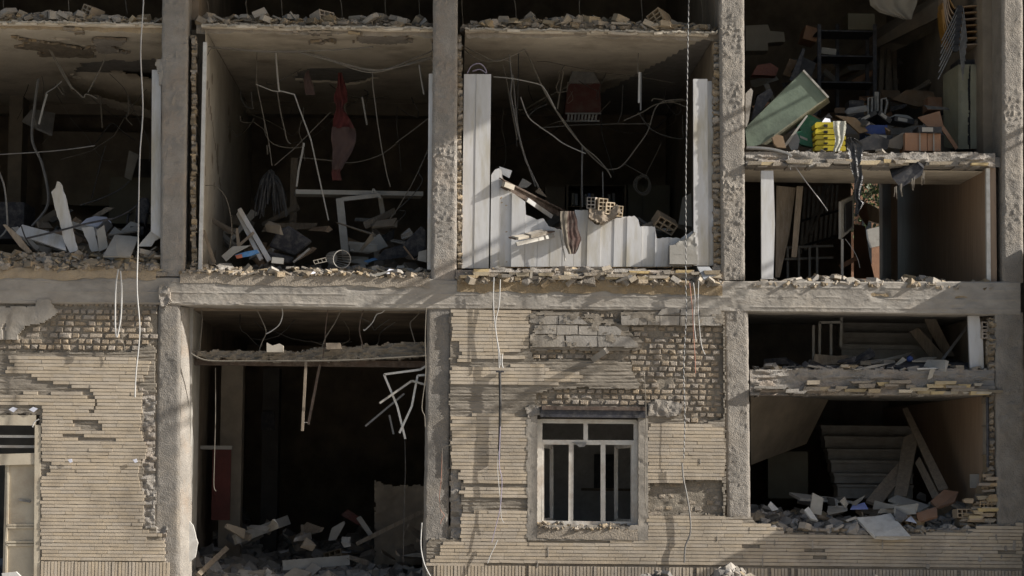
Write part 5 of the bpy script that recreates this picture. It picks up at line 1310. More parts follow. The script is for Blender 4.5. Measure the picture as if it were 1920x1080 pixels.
# broken masonry piece with hollow clay blocks
MC = empty('masonry_lump', P(1132, 418, .1), 'lump of hollow clay blocks and plaster resting on the white wainscot', 'masonry lump')
relief('plaster_base', M_TIMBER, .06, .22, [[(1104, 392), (1120, 394), (1140, 400), (1158, 384), (1163, 396), (1150, 408), (1138, 415), (1128, 420), (1112, 414), (1105, 408)]], (1100, 380, 1168, 424), 2.2,
       lambda U, V: .05 + .05 * fbm(U, V, 12, 3, 303), MC, seed=303)
for (u_, v_, sc, rz_, m_) in ((1111, 381, .75, -.25, M_RUBD), (1127, 384, .82, .18, None), (1139, 391, .80, .26, None), (1154, 396, .72, .45, M_RUB)):
    o = bpy.data.objects.new('hollow_block', HOL_ME[0]); link(o, MC, P(u_, v_, .12)); o.scale = (sc * .72, sc, sc * .95); o.rotation_euler = (.08, .05, rz_)
    o.data = o.data.copy(); o.data.materials[0] = m_ or M_CLAYP
# fallen steel angle and broken channel
AN = empty('steel_angle', P(1000, 372, .2), 'fallen steel angle beam sloping down behind the white wainscot', 'steel beam')
MB().bar(P(940, 336, .12), P(1072, 402, .9), .10, .015, (0, -.5, .9)).build('flange', M_RUST, AN)
MB().bar(P(942, 345, .12), P(1070, 408, .9), .10, .015, (0, 1, .1)).build('web', M_RUST, AN)
MB().bar(P(944, 345, .10), P(962, 352, .2), .06, .05).build('mortar_end', M_PLAST, AN)
MB().bar(P(988, 374, .35), P(1034, 406, .7), .05, .03).build('trim', M_WHITE, AN)
CN = empty('channel', P(1010, 445, -.1), 'pale broken channel section sticking out over the white wainscot', 'channel')
MB().bar(P(960, 447, -.28), P(1056, 428, .35), .11, .015, (0, -.4, 1)).build('flange', M_RUST, CN)
MB().bar(P(968, 458, -.32), P(1056, 438, .3), .045, .02, (0, -1, 0)).build('lip', M_OFFW, CN)
MB().bar(P(966, 446, -.30), P(986, 443, -.16), .10, .03, (0, -.4, 1)).build('brick_fill', M_PLAST, CN)
MB().bar(P(990, 442, -.14), P(1020, 435, .06), .10, .045, (0, -.4, 1)).build('brick_fill', M_STONE, CN)
cloth('brown_cloth', 'dark brown garment draped over the white wainscot', [(396, 1066, 1078), (410, 1064, 1082), (430, 1064, 1084), (448, 1066, 1091), (456, 1066, 1088), (470, 1070, 1082), (476, 1072, 1078)], -.03, M_BROWNC, folds=2.5, amp=.008, cat='garment')
cloth('khaki_cloth', 'dusty khaki cloth draped beside the brown garment', [(396, 1051, 1070), (420, 1052, 1068), (445, 1056, 1068), (465, 1061, 1073), (476, 1066, 1076)], .06, M_KHAKI, folds=1.5, amp=.012, seed=4)
path('cord', 'pale cord hanging under the khaki cloth', [(1049, 432), (1052, 450), (1056, 468), (1060, 490)], .014, M_OFFW, .08, 'cord')
bsh('small square board standing behind the fallen steel angle', [(970, 352), (980, 334), (997, 344), (988, 352)], .9, M_OFFW)
bsh('dusty board tipped behind the fallen steel angle', [(1003, 360), (1011, 351), (1026, 370), (1020, 368)], .9, M_TIMBER)
bsh('bluish tile leaning at the top of the white wainscot stub', [(936, 312), (960, 320), (955, 334), (940, 326)], .4, M_MARBLE)
bsh('speckled grey marble slab leaning at the right of the middle ledge', [(1307, 500, .0), (1330, 500, .0), (1343, 515, -.06), (1320, 524, -.08)], None, M_MARBLE, .03, 'slab', 'slab')
bsh('pointed pale tile standing in the middle ledge rubble', [(993, 522), (995, 500), (999, 508), (998, 521)], -.05, M_PLAST, .02, 'tile', 'tile')
bsh('dusty plate lying behind the right end of the white wainscot', [(1203, 422), (1229, 412), (1232, 424), (1216, 426)], .5, M_TIMBER, .02)
o = bpy.data.objects.new('hollow_block', HOL_ME[1]); link(o, None, P(1246, 418, .5)); o.rotation_euler = (.5, .45, .3); setp(o, 'grey hollow block tipped behind the right end of the white wainscot', 'clay block')
bsh('dark scrap of sheet under the tipped grey hollow block', [(1228, 430), (1255, 426), (1262, 432), (1240, 434)], .45, M_STEEL)
# evaporative cooler duct
DU = empty('cooler_duct', P(1093, 228, 2.6), 'dusty red canvas cooler duct hanging from the ceiling of the middle room', 'duct')
def frustum(name, v0, a0, b0, v1, a1, b1, Y, m, dy0=.5, dy1=.6):
    t = [P(a0, v0, Y), P(b0, v0, Y)]; bt = [P(a1, v1, Y), P(b1, v1, Y)]
    mb = MB()
    q = [t[0], t[1], t[1] + Vector((0, dy0, 0)), t[0] + Vector((0, dy0, 0)), bt[0], bt[1], bt[1] + Vector((0, dy1, 0)), bt[0] + Vector((0, dy1, 0))]
    mb.add(q, [(0, 1, 2, 3), (7, 6, 5, 4), (0, 4, 5, 1), (1, 5, 6, 2), (2, 6, 7, 3), (3, 7, 4, 0)])
    return mb.build(name, m, DU)
frustum('neck', 132, 1073, 1112, 156, 1066, 1124, 2.6, M_STEEL, .5, .65)
frustum('canvas', 156.5, 1065, 1125, 211, 1060, 1127, 2.6, M_REDM, .65, .7)
gr = MB()
for k in range(9): gr.bar(P(1066 + 6.6 * k, 214, 2.58), P(1065 + 6.4 * k, 226, 2.58), .025, .02)
gr.bar(P(1060, 213, 2.57), P(1127, 213, 2.57), .02, .03); gr.bar(P(1062, 227, 2.57), P(1124, 227, 2.57), .02, .03)
gr.build('grille', M_STEEL, DU)
LT = empty('tube_lamp', P(1198, 195, .8), 'white fluorescent tube hanging on end from the ceiling of the middle room', 'lamp')
MB().tube(px([(1197, 100), (1196, 138)], .8), .008, 5).build('hanger', M_CABLE, LT)
MB().bar(P(1199, 135, .8), P(1198, 193, .8), .025, .02).build('tube', M_WHITE, LT)
MB().bar(P(1202, 136, .83), P(1201, 207, .83), .016, .03).build('fitting', M_STEEL, LT)
for i, (pts, r_, m_, lb, Y, sm) in enumerate((
        ([(1057, 130), (1050, 170), (1045, 204)], .016, M_CABLE, 'rod hanging left of the cooler duct', 1.4, 0),
        ([(955, 102), (960, 150), (957, 175), (968, 235), (985, 300), (1010, 352)], .018, M_STEEL, 'long grey pole leaning down the left of the middle room', .8, 0),
        ([(962, 140), (968, 220), (976, 270), (1004, 350)], .016, M_STEEL, 'second grey pole close behind the long one', 1.0, 0),
        ([(985, 95), (1000, 125), (1020, 170), (1044, 210), (1068, 245), (1094, 275), (1118, 295), (1138, 318), (1146, 333)], .014, M_CABLE, 'thick grey cable sagging from the ceiling past the cooler duct', 1.0, 6),
        ([(1044, 208), (1075, 250), (1100, 284), (1130, 312), (1140, 318)], .013, M_CABLE, 'grey cable running beside the thick sagging one', 1.15, 6),
        ([(925, 144), (950, 146), (975, 150), (1010, 158), (1022, 168), (1042, 205)], .011, M_OFFW, 'thin white cable from the left white panel to the sagging bundle', .7, 6),
        ([(1140, 318), (1165, 312), (1195, 275), (1215, 245), (1228, 205), (1245, 190), (1282, 186)], .014, M_CABLE, 'grey cable looping up to the right wall of the middle room', 1.2, 6),
        ([(1170, 226), (1205, 210), (1230, 196), (1260, 192), (1286, 200)], .013, M_CABLE, 'upper grey cable along the right wall of the middle room', 1.3, 6),
        ([(1222, 190), (1228, 185), (1258, 190), (1285, 188)], .012, M_CABLE, 'short looped cable at the right wall of the middle room', 1.25, 6),
        ([(976, 182), (990, 218), (1010, 236), (1035, 253), (1058, 270), (1098, 288)], .013, M_OFFW, 'pale cable crossing low behind the poles', 1.0, 6),
        ([(990, 218), (1004, 205), (1026, 195)], .016, M_CABLED, 'short dark pipe stub left of the cooler duct', 1.8, 0),
        ([(1010, 240), (1080, 234), (1160, 232), (1222, 232)], .018, M_STEEL, 'level metal rail under the cooler duct', 3.0, 0),
        ([(1092, 275), (1091, 330), (1092, 388)], .018, M_STEEL, 'upright grey tube ending above the wainscot', 1.2, 0),
        ([(1130, 322), (1131, 370)], .014, M_STEEL, 'short upright tube above the masonry lump', 1.1, 0),
        ([(1168, 160), (1166, 210), (1158, 232)], .014, M_CABLED, 'dark rod hanging right of the cooler duct', 2.0, 0),
        ([(1240, 268), (1225, 300), (1212, 326), (1210, 338)], .006, M_CABLE, 'thin string holding the cable coil', 2.0, 6),
        ([(1168, 306), (1190, 318), (1212, 330)], .008, M_CABLE, 'thin line from the bundle to the cable coil', 1.8, 6),
        ([(868, 86), (900, 102), (930, 115), (962, 104), (985, 92)], .012, M_CABLE, 'sagging cable at the top left of the middle room', .5, 6),
        ([(868, 90), (890, 108), (915, 116), (940, 112), (960, 118)], .010, M_CABLE, 'second sagging cable at the top left of the middle room', .55, 6),
        ([(943, 122), (950, 150), (958, 200), (970, 262)], .008, M_CABLE, 'wire hanging beside the long grey pole', .9, 6),
        ([(972, 100), (971, 180), (968, 260), (970, 275)], .012, M_CABLED, 'dark cable hanging by the long grey pole', 1.3, 6))):
    nm = 'rod' if 'rod' in lb else 'pole' if lb.startswith(('long grey pole', 'second grey pole')) else 'pipe' if ('tube' in lb or 'pipe' in lb or 'rail' in lb) else 'cable'
    path(nm, lb, pts, r_, m_, Y, nm, sm=sm)
cl = MB(); rr = random.Random(9)
for k in range(6):
    cu, cv = 1206 + rr.uniform(-3, 3), 346 + rr.uniform(-3, 4); ru, rv_ = 14 + rr.uniform(-2, 3), 16 + rr.uniform(-2, 3); y_ = 2.0 + rr.uniform(-.03, .03)
    cl.tube([P(cu + ru * math.cos(2 * math.pi * j / 24), cv + rv_ * math.sin(2 * math.pi * j / 24), y_) for j in range(25)], .007, 4, False)
cl.build('cable_coil', M_CABLE, None, label='coil of pale cable hanging before the olive cabinet', cat='cable coil')
path('cable', 'dark purple cable tuft on top of the left white panel', [(876, 138), (884, 124), (898, 119), (908, 126), (912, 137), (900, 130), (886, 134)], .012, M_LILAC, .25)
OL = empty('metal_cabinet', P(1215, 470, 5.0), 'olive two-door metal cabinet at the back of the middle room', 'cabinet')
rbox('body', None, None, 1177, 470, 1256, 346, 5.04, 5.5, M_OLIVE, parent=OL)
for a_, b_ in ((1178, 1204), (1206, 1254)): rbox('door', None, None, a_, 468, b_, 348, 5.0, 5.035, M_OLIVE, parent=OL)
BS = empty('bookshelf', P(1118, 470, 5.0), 'dark open bookshelf with pale folders at the back of the middle room', 'bookshelf')
rbox('back_panel', None, None, 1062, 470, 1174, 346, 5.4, 5.44, M_NEARBLACK, parent=BS)
for v_ in (346, 386, 424): rbox('shelf', None, None, 1062, v_ + 3, 1174, v_, 5.0, 5.4, M_PLASTD, parent=BS)
for u_ in (1062, 1088, 1171): rbox('side_panel', None, None, u_, 470, u_ + 3, 346, 4.99, 5.41, M_PLASTD, parent=BS)
for k, u_ in enumerate((1072, 1078, 1096, 1102, 1109, 1140, 1148)):
    rbox('folder', ('pale', 'bluish', 'grey', 'blue', 'off-white', 'narrow grey', 'tall grey')[k] + ' folder standing on the dark bookshelf of the middle room', 'folder', u_, 385, u_ + 5, 362 + k % 3, 5.1, 5.35, (M_OFFW, M_MARBLE, M_STEEL, M_BLUEP, M_OFFW, M_STEEL, M_STEEL)[k])
rbox('cabinet', 'pale dusty cupboard at the back left of the middle room', 'cabinet', 1022, 470, 1058, 350, 5.0, 5.5, M_PLASTD)
bsh('tall dusty panel leaning at the right wall of the middle room', [(1272, 420), (1280, 370), (1296, 362), (1297, 425)], 2.2, M_PLAST)
hh = heap('rubble', 870, 1335, 1.0, 5.2, z2 - .05, [(870, .4), (1000, .45), (1335, .55)], 33, m=M_RUBD, n=300, size=(.06, .3), res=.1, zfun=lambda t: .3 + .8 * t)

# tangled thin cables and splintered boards deep in the rooms
def tangle(where, u0, u1, v0, v1, Y0, Y1, n, seed, m=M_CABLE):
    r = random.Random(seed)
    for k in range(n):
        u_, v_, y_ = r.uniform(u0, u1), v0 + (v1 - v0) * r.random() * .4, r.uniform(Y0, Y1)
        pts = [(u_, v_, y_)]; du, dv = r.uniform(-22, 22), r.uniform(14, 40)
        for j in range(r.choice((4, 5, 6))):
            du += r.uniform(-16, 16); dv = max(-14, dv + r.uniform(-22, 10))
            pts.append((min(max(pts[-1][0] + du, u0), u1), min(max(pts[-1][1] + dv, v0), v1), y_ + r.uniform(-.2, .2)))
        cm_ = r.choice((m, M_CABLED, M_CABLE, M_STEEL)); cr_ = r.choice((.006, .008, .010, .013))
        path('cable', ('very thin ' if cr_ < .007 else 'thicker ' if cr_ > .012 else 'thin ') + {'dark_cable': 'dark', 'grey_steel': 'grey', 'dusty_cable': 'dusty brown'}[cm_.name] + ' tangled cable hanging in the depth of ' + where, pts, cr_, cm_, cat='cable', group='tangled cables in the depth of ' + where, sm=r.choice((0, 5, 5)), n=4)
tangle('the far left room', 20, 280, 110, 300, 1.5, 4.5, 9, 71)
tangle('the second room', 390, 800, 110, 400, 1.2, 4.8, 22, 72)
tangle('the middle room', 930, 1280, 110, 380, 1.2, 4.5, 18, 73)
tangle('the garage', 370, 790, 585, 650, .4, 2.0, 6, 74)
def splinters(where, u0, u1, v0, v1, Y0, Y1, n, seed, mats=None, L=(20, 75)):
    r = random.Random(seed)
    for k in range(n):
        u_, v_, y_ = r.uniform(u0, u1), r.uniform(v0, v1), r.uniform(Y0, Y1); a_ = r.gauss(0, .5); l_ = r.uniform(*L)
        p, q = P(u_, v_, y_), P(u_ + l_ * math.cos(a_), v_ - l_ * math.sin(a_), y_ + r.uniform(-.4, .4))
        mb = MB().bar(p, q, r.uniform(.02, .12), r.uniform(.008, .025), (r.uniform(-.4, .4), -1, r.uniform(-.3, 1.2)))
        mb.v = [tuple(Vector(x) + Vector((r.uniform(-.03, .03), r.uniform(-.02, .02), r.uniform(-.03, .03)))) for x in mb.v]
        m_ = r.choice(mats or [M_TIMBER, M_OFFW, M_PLASTD, M_STEEL, M_CARDD])
        look = {'timber': 'brown timber', 'dusty_white': 'dusty white', 'plaster_dusty': 'dull brown-grey', 'grey_steel': 'grey metal-faced', 'brown_cardboard': 'brown cardboard', 'cardboard': 'reddish cardboard',
                'dark_grey_fabric': 'dark grey', 'black_plastic': 'black', 'plaster': 'cream'}[m_.name] + (' narrow' if mb.v and l_ > .7 * L[1] else ' short' if l_ < .4 * L[1] else '')
        mb.build('broken_board', m_, None, label='broken ' + look + ' board lying in the debris of ' + where, cat='broken board', group='broken boards in the debris of ' + where)
splinters('the far left room', 0, 260, 405, 470, .7, 3.0, 26, 81)
splinters('the second room', 380, 780, 410, 488, .7, 3.2, 34, 82)
splinters('the middle room', 1000, 1270, 410, 440, 1.0, 4.0, 8, 83)
# ---------------------------------------------------------------- right bay, upper landing store
CAB = empty('metal_cabinet', P(1420, 278, .3), 'toppled green metal cabinet lying slanted on the upper landing', 'cabinet')
g0 = px([(1402, 276), (1398, 236), (1506, 133), (1552, 183), (1440, 258)], None or .35)
MB().plate(px([(1401, 277), (1397, 240), (1506, 133), (1552, 182), (1430, 270)], .40), .42, (.1, .95, .15)).build('body', M_GREENC, CAB)
MB().plate(px([(1430, 271, .398), (1552, 183, .398), (1556, 192, .78), (1446, 272, .78)]), .012).build('side_panel', M_BEIGEC, CAB)
MB().bar(P(1506, 132, .39), P(1553, 183, .39), .022, .03).build('rim', M_OFFW, CAB)
BG = empty('metal_cabinet', P(1812, 280, .8), 'tall dented beige metal cabinet carrying the chair stack', 'cabinet')
MB().plate(px([(1768, 141, 1.3), (1797, 122, .82), (1797, 280, .82), (1770, 276, 1.3)]), .02).build('side_panel', M_BEIGEC, BG)
def dent(a_, b_, seed, name):
    return relief(name, M_BEIGEC, .82, .03, lambda U, V: (U > a_) & (U < b_) & (V > 121) & (V < 279), (a_ - 2, 119, b_ + 2, 281), 2,
           lambda U, V: .03 * fbm(U, V, 26, 2, seed, 40), BG, seed=seed, edge=1.2)
dent(1797, 1816, 401, 'door'); dent(1820, 1853, 402, 'door')
MB().plate(px([(1768, 140, 1.32), (1797, 121, .84), (1853, 120, .84), (1846, 134, 1.32)]), .02, (0, 0, -1)).build('top_panel', M_BEIGEC, BG)
MB().span(P(1798, 279, .88), P(1852, 124, 1.3)).build('interior', M_BLACK, BG)
# stack of wooden chairs
def chair_mesh_parts():
    sY, dY = .74, .44
    seat = MB(); n = 8
    for k in range(n):
        t0, t1 = k / n, (k + 1) / n
        f = lambda t: (1790 + 66 * t, 14 - 5 * math.sin(t * 2.2) + (3 if t > .9 else 0))
        a_, b_ = f(t0), f(t1)
        p0, p1 = P(*a_, sY), P(*b_, sY)
        th = Vector((0, 0, -.016)); d = Vector((0, dY, 0))
        seat.add([p0, p1, p1 + d, p0 + d, p0 + th, p1 + th, p1 + d + th, p0 + d + th], [(0, 1, 2, 3), (7, 6, 5, 4), (0, 4, 5, 1), (1, 5, 6, 2), (2, 6, 7, 3), (3, 7, 4, 0)])
    back = MB(); dY = .24
    p = [(1790, 14), (1783, 2), (1778, -22), (1775, -55)]
    for k in range(3):
        p0, p1 = P(*p[k], sY), P(*p[k + 1], sY); th = Vector((-.016, 0, 0)); d = Vector((0, dY, 0))
        back.add([p0, p1, p1 + d, p0 + d, p0 + th, p1 + th, p1 + d + th, p0 + d + th], [(0, 1, 2, 3), (7, 6, 5, 4), (0, 4, 5, 1), (1, 5, 6, 2), (2, 6, 7, 3), (3, 7, 4, 0)])
    legs = []
    for y_ in (.72, 1.17):
        legs.append(MB().tube(px([(1795, 16, y_), (1784, 40, y_), (1766, 76, y_)]), .0075, 6))
        legs.append(MB().tube(px([(1806, 15, y_), (1809, 40, y_), (1813, 78, y_)]), .0075, 6) if y_ < 1 else MB().tube(px([(1853, 14, y_), (1855, 40, y_), (1858, 74, y_)]), .0075, 6))
    br = MB().plate(px([(1792, 17, .715), (1796, 10, .715), (1803, 10, .715), (1807, 17, .715), (1803, 24, .715), (1796, 24, .715)]), .04)
    return seat, back, legs, br
seat, back, legs, br = chair_mesh_parts()
cn = ['topmost wooden stacking chair on the beige cabinet', 'second wooden stacking chair from the top of the stack', 'third wooden stacking chair from the top of the stack', 'middle wooden stacking chair of the stack of seven',
      'third wooden stacking chair from the bottom of the stack', 'second wooden stacking chair from the bottom of the stack', 'lowest wooden stacking chair just above the beige cabinet']
ch0 = empty('stacking_chair', P(1810, 84, .95), cn[0], 'chair', 'wooden chairs stacked on the beige cabinet')
parts = [seat.build('seat', M_PLY, ch0), back.build('backrest', M_PLY, ch0), br.build('bracket', M_BLACK, ch0)] + [l.build('leg', M_STEEL, ch0, smooth=50) for l in legs]
dz = P(1810, 14, .9) - P(1808.8, 26, .9)
for k in range(1, 7):
    c = ch0.copy(); COL.objects.link(c); c.location = ch0.location - dz * k; c['label'] = cn[k]
    for p_ in parts:
        q_ = p_.copy(); COL.objects.link(q_); q_.parent = c
# shelving
SHF = empty('shelving_unit', P(1587, 200, 3.2), 'dark steel shelving unit with three open shelves on the upper landing', 'shelving unit')
for (u_, y_) in ((1536, 3.0), (1640, 3.0), (1570, 3.5), (1626, 3.5)):
    MB().bar(P(u_, 215, y_), P(u_, 46, y_), .05, .03).build('upright', M_DSTEEL, SHF)
for v_ in (56, 103, 152): rbox('shelf', None, None, 1534, v_ + 4, 1642, v_, 2.98, 3.5, M_DSTEEL, parent=SHF)
rbox('carton', 'pale bundle on the middle shelf of the steel shelving', 'bundle', 1540, 102, 1568, 90, 3.05, 3.4, M_OFFW, tilt=.1)
rbox('carton', 'dark crate on top of the steel shelving', 'crate', 1590, 56, 1640, 25, 3.0, 3.4, M_OLIVE)
rbox('carton', 'brown carton on the top left behind the shelving', 'carton', 1508, 76, 1534, 50, 3.4, 3.8, M_CARD, tilt=.25)
# yellow cases
YB = []
for k, (v0_, v1_) in enumerate(((229, 240), (241, 252), (253, 262), (263, 272), (273, 283))):
    lb = ('topmost', 'second', 'middle', 'fourth', 'lowest')[k] + ' yellow plastic tool case of the stack of five'
    a_, b_ = 1528 + (k % 2), 1586 - (k % 2)
    o = MB().plate(px([(a_, v0_ + 3), (a_ + 3, v0_), (b_ - 3, v0_), (b_, v0_ + 3), (b_, v1_ - .6), (a_, v1_ - .6)], .22), .26, (0, 1, 0)).build('tool_case', M_YEL, None, label=lb, cat='tool case', group='stack of yellow tool cases')
    rbox('latch', None, None, 1545, v1_ - 2, 1552, v0_ + 4, .205, .219, M_BLACK, parent=o)
cloth('plastic_bag', 'cloudy plastic bag draped over the yellow cases', [(227, 1562, 1586), (240, 1563, 1587), (255, 1566, 1584), (268, 1566, 1580), (284, 1562, 1574)], .16, M_FILM, cat='plastic bag', folds=2, amp=.010, seed=6)
bsh('crumpled white bag on top of the yellow cases', [(1541, 229, .3), (1547, 221, .35), (1556, 223, .35), (1558, 229, .3)], None, M_PAPER, .05, 'bag', 'bag')
for k, (pts, Y, m, lb, th) in enumerate((
        ([(1494, 236), (1516, 214), (1540, 226), (1528, 246), (1520, 262)], .6, M_GREEN, 'green ring binder leaning by the toppled green cabinet, upper one', .12),
        ([(1492, 248), (1520, 240), (1524, 276), (1500, 270)], .4, M_GREEN, 'green ring binder leaning by the yellow cases, lower one', .12))):
    o = board('binder', lb, pts, th, m, Y, 'binder')
    MB().plate(px([(1500, 250 + 4 * k), (1514, 256 + 4 * k), (1514, 260 + 4 * k), (1500, 254 + 4 * k)], Y - .006), .005).build('spine_label', M_OFFW, o)
bsh('white strip leaning in front of the green binders', [(1470, 272), (1512, 216), (1515, 217), (1474, 275)], .3, M_OFFW, .02, 'strip', 'strip')
bsh('crumpled grey sheet below the green cabinet', [(1478, 270), (1492, 245), (1500, 262), (1496, 280), (1484, 282)], .35, M_STEEL, .03, 'sheet', 'sheet')
bsh('torn brown carton scrap on the landing edge below the green cabinet', [(1448, 258), (1456, 252), (1468, 255), (1474, 277), (1458, 276), (1452, 270)], .15, M_CARDD, .06, 'carton', 'carton')
OBX = rbox('cardboard_box', 'left orange-brown cardboard box under the black binder', 'cardboard box', 1697, 283, 1738, 249, .3, .62, M_CARD)
rbox('strap', None, None, 1724, 283, 1726, 248, .285, .298, M_OFFW, parent=OBX)
OBX2 = rbox('cardboard_box', 'right orange-brown cardboard box under the black binder', 'cardboard box', 1739, 283, 1764, 250, .32, .62, M_CARD)
rbox('strap', None, None, 1750, 283, 1752, 249, .303, .317, M_OFFW, parent=OBX2)
def binder(lb, u0, v0, u1, v1, Y0, Y1, rz=0, tilt=0):
    o = rbox('binder', lb, 'binder', u0, v1, u1, v0, Y0, Y1, M_BLACK, rz=rz, tilt=tilt)
    um, w_ = (u0 + u1) / 2, (u1 - u0)
    a = P(u0 + w_ * .15, v1 - 2, Y0); b = P(u0 + w_ * .62, v0 + 2, Y0)
    c0 = P(um, (v0 + v1) / 2, Y0); cc = Vector((c0.x, (Y0 + Y1) / 2, c0.z)); rot = Matrix.Rotation(rz, 3, 'Z') @ Matrix.Rotation(tilt, 3, 'Y')
    ctr = Vector(((a.x + b.x) / 2, Y0 - .004, (a.z + b.z) / 2))
    MB().box(cc + rot @ (ctr - cc), (abs(b.x - a.x), .006, abs(b.z - a.z)), rot).build('spine_label', M_OFFW, o)
    return o
binder('black binder with a white spine label lying on the orange cardboard boxes', 1722, 237, 1766, 249, .25, .58)
binder('black binder lying open behind the orange boxes', 1672, 220, 1712, 230, .9, 1.2, .2, .12)
binder('grey-edged binder propped like a roof in the store, left one', 1616, 214, 1652, 223, .8, 1.1, -.3, -.5)
binder('grey-edged binder propped like a roof in the store, right one', 1638, 214, 1668, 224, .85, 1.15, .3, .55)
binder('black binder half buried near the blue crate', 1640, 252, 1672, 262, .5, .8, .1, .05)
BC = empty('crate', P(1645, 262, .9), 'deep blue plastic crate in the middle of the store debris', 'crate')
for a_, b_, c_, d_2, y0_, y1_ in ((1622, 262, 1664, 234, .8, .82), (1622, 262, 1625, 234, .82, 1.18), (1661, 262, 1664, 234, .82, 1.18), (1625, 262, 1661, 234, 1.16, 1.18)):
    rbox('side', None, None, a_, b_, c_, d_2, y0_, y1_, M_BLUE, parent=BC)
rbox('base', None, None, 1625, 262, 1661, 260, .83, 1.15, M_BLUE, parent=BC)
for lb, pts, Y, m, th in (
        ('large open cardboard flap leaning over the orange boxes', [(1721, 220), (1762, 208), (1770, 240), (1740, 238)], .7, M_CARD, .03),
        ('brown cardboard sheet leaning against the beige cabinet', [(1764, 240), (1770, 236), (1797, 276), (1792, 281)], .6, M_CARD, .03),
        ('brown carton bent open behind the yellow cases', [(1566, 216), (1600, 220), (1606, 222), (1628, 246), (1612, 250), (1590, 230)], .7, M_CARDD, .06),
        ('flattened brown carton pile at the back right of the store', [(1672, 186), (1700, 168), (1750, 172), (1758, 196), (1720, 200)], 2.6, M_CARDD, .15),
        ('upright brown carton before the back wall of the store', [(1740, 182), (1766, 182), (1766, 206), (1740, 206)], 1.8, M_CARD, .3),
        ('pale rumpled sack on the store debris', [(1662, 222), (1680, 214), (1702, 216), (1712, 222), (1690, 228)], 1.3, M_OFFW, .1),
        ('dusty rounded carton scrap in front of the blue crate', [(1662, 276), (1668, 262), (1694, 248), (1697, 262), (1690, 280)], .4, M_KHAKI, .04),
        ('black plastic scrap spilling beside the black film', [(1602, 268), (1640, 250), (1668, 262), (1664, 280), (1610, 282)], .3, M_BLACK, .1),
        ('brown board standing in the back left of the store', [(1468, 140), (1480, 110), (1494, 113), (1486, 146)], 2.8, M_CARDD, .05),
        ('orange-red bag in the back left of the store', [(1410, 140), (1420, 122), (1445, 118), (1460, 128), (1455, 142)], 3.2, M_ORANGE, .2),
        ('dark leaning frame beside the shelving', [(1480, 150), (1505, 90), (1510, 92), (1496, 142), (1530, 158), (1526, 164)], 2.4, M_DSTEEL, .04),
        ('dark speaker-like box leaning by the shelving', [(1486, 132), (1504, 106), (1530, 118), (1520, 150)], 2.5, M_BLACK, .15),
        ('torn concrete flake between the pier and the green cabinet', [(1398, 175), (1408, 165), (1412, 170), (1404, 225), (1398, 245)], .4, M_STONE, .05),
        ('dark curved sheet beside the green cabinet', [(1404, 240), (1420, 180), (1444, 165), (1450, 175), (1420, 220)], .7, M_DSTEEL, .03),
        ('pale block of boards at the back of the store', [(1398, 95), (1398, 48), (1440, 46), (1444, 58), (1470, 60), (1472, 78), (1440, 80), (1440, 95)], 4.5, M_PLAST, .3)):
    nm = 'bag' if 'bag' in lb or 'sack' in lb else 'box' if 'box' in lb else 'carton' if 'carton' in lb else 'cardboard' if 'cardboard' in lb else 'frame' if 'frame' in lb else 'board' if 'board' in lb else 'sheet' if 'sheet' in lb else 'scrap'
    bsh(lb, pts, Y, m, th, nm, nm)
TR = empty('trolley', P(1645, 225, 1.6), 'white tubular trolley frame standing in the store', 'trolley')
for pts in ([(1627, 225), (1628, 184), (1645, 181), (1646, 225)], [(1652, 225), (1653, 186), (1661, 184), (1664, 192), (1656, 225)], [(1634, 225), (1635, 184)]):
    MB().tube(px(pts, 1.6), .014, 6).build('tube', M_OFFW, TR)
rbox('panel', None, None, 1640, 214, 1648, 172, 1.62, 1.66, M_OFFW, parent=TR)
rbox('suitcase', 'dark hard suitcase standing in the store', 'suitcase', 1592, 225, 1620, 188, 1.5, 1.8, M_DGREY)
for k, (a_, b_, c_, d_2) in enumerate(((1650, 200, 1655, 60), (1662, 205, 1668, 50), (1672, 210, 1664, 70), (1680, 205, 1676, 80), (1646, 180, 1690, 60))):
    beam_('plank', ('leftmost', 'second', 'third', 'rightmost', 'slanting')[k] + ' of the thin planks leaning right of the shelving', (a_, b_, 3.6 + .1 * k), (c_, d_2, 4.2 + .1 * k), .06, .03, M_TIMBER, 'plank')
SO = empty('stair_flight', P(1700, 60, 3.6), parent=B)
MB().plate(px([(1560, 150, 4.5), (1640, 76, 4.2), (1850, -40, 1.5), (1850, 10, 1.5), (1700, 85, 4.0)]), .16, (0, .3, .95)).build('soffit', M_PLASTD, SO)
cloth('curtain', 'pale torn curtain hanging at the top of the store', [(-12, 1628, 1722), (10, 1632, 1718), (24, 1650, 1712), (36, 1690, 1710)], 2.2, M_PLAST, cat='curtain', folds=3, amp=.06, seed=8)
# black film and wires over the landing edge
cloth('black_film', 'shredded black plastic film hanging from the upper landing', [(258, 1590, 1600), (268, 1586, 1618), (285, 1590, 1618), (300, 1594, 1616), (318, 1596, 1616), (335, 1602, 1618), (350, 1602, 1616), (372, 1600, 1612), (380, 1606, 1622), (400, 1604, 1610), (406, 1602, 1607)], -.04, M_BLKBAG, cat='plastic film', folds=2, amp=.035, seed=3)
path('cable', 'grey frayed cable bundle lying over the left end of the upper landing', [(1400, 277), (1425, 278), (1450, 281), (1475, 288), (1484, 294)], .035, M_STEEL, .02, 'cable', n=7)
path('wire', 'pale wire hanging from the landing edge across the doorway', [(1476, 284), (1484, 300), (1500, 325), (1520, 352), (1540, 378), (1552, 395)], .008, M_CABLEW, .05)
path('wire', 'short pale wire loop on the landing edge', [(1478, 292), (1481, 312), (1483, 318), (1480, 304)], .008, M_CABLEW, .0)
path('wire', 'pale wire hanging from the white board on the post', [(1585, 448), (1598, 466), (1608, 485), (1612, 502)], .006, M_CABLEW, .9)
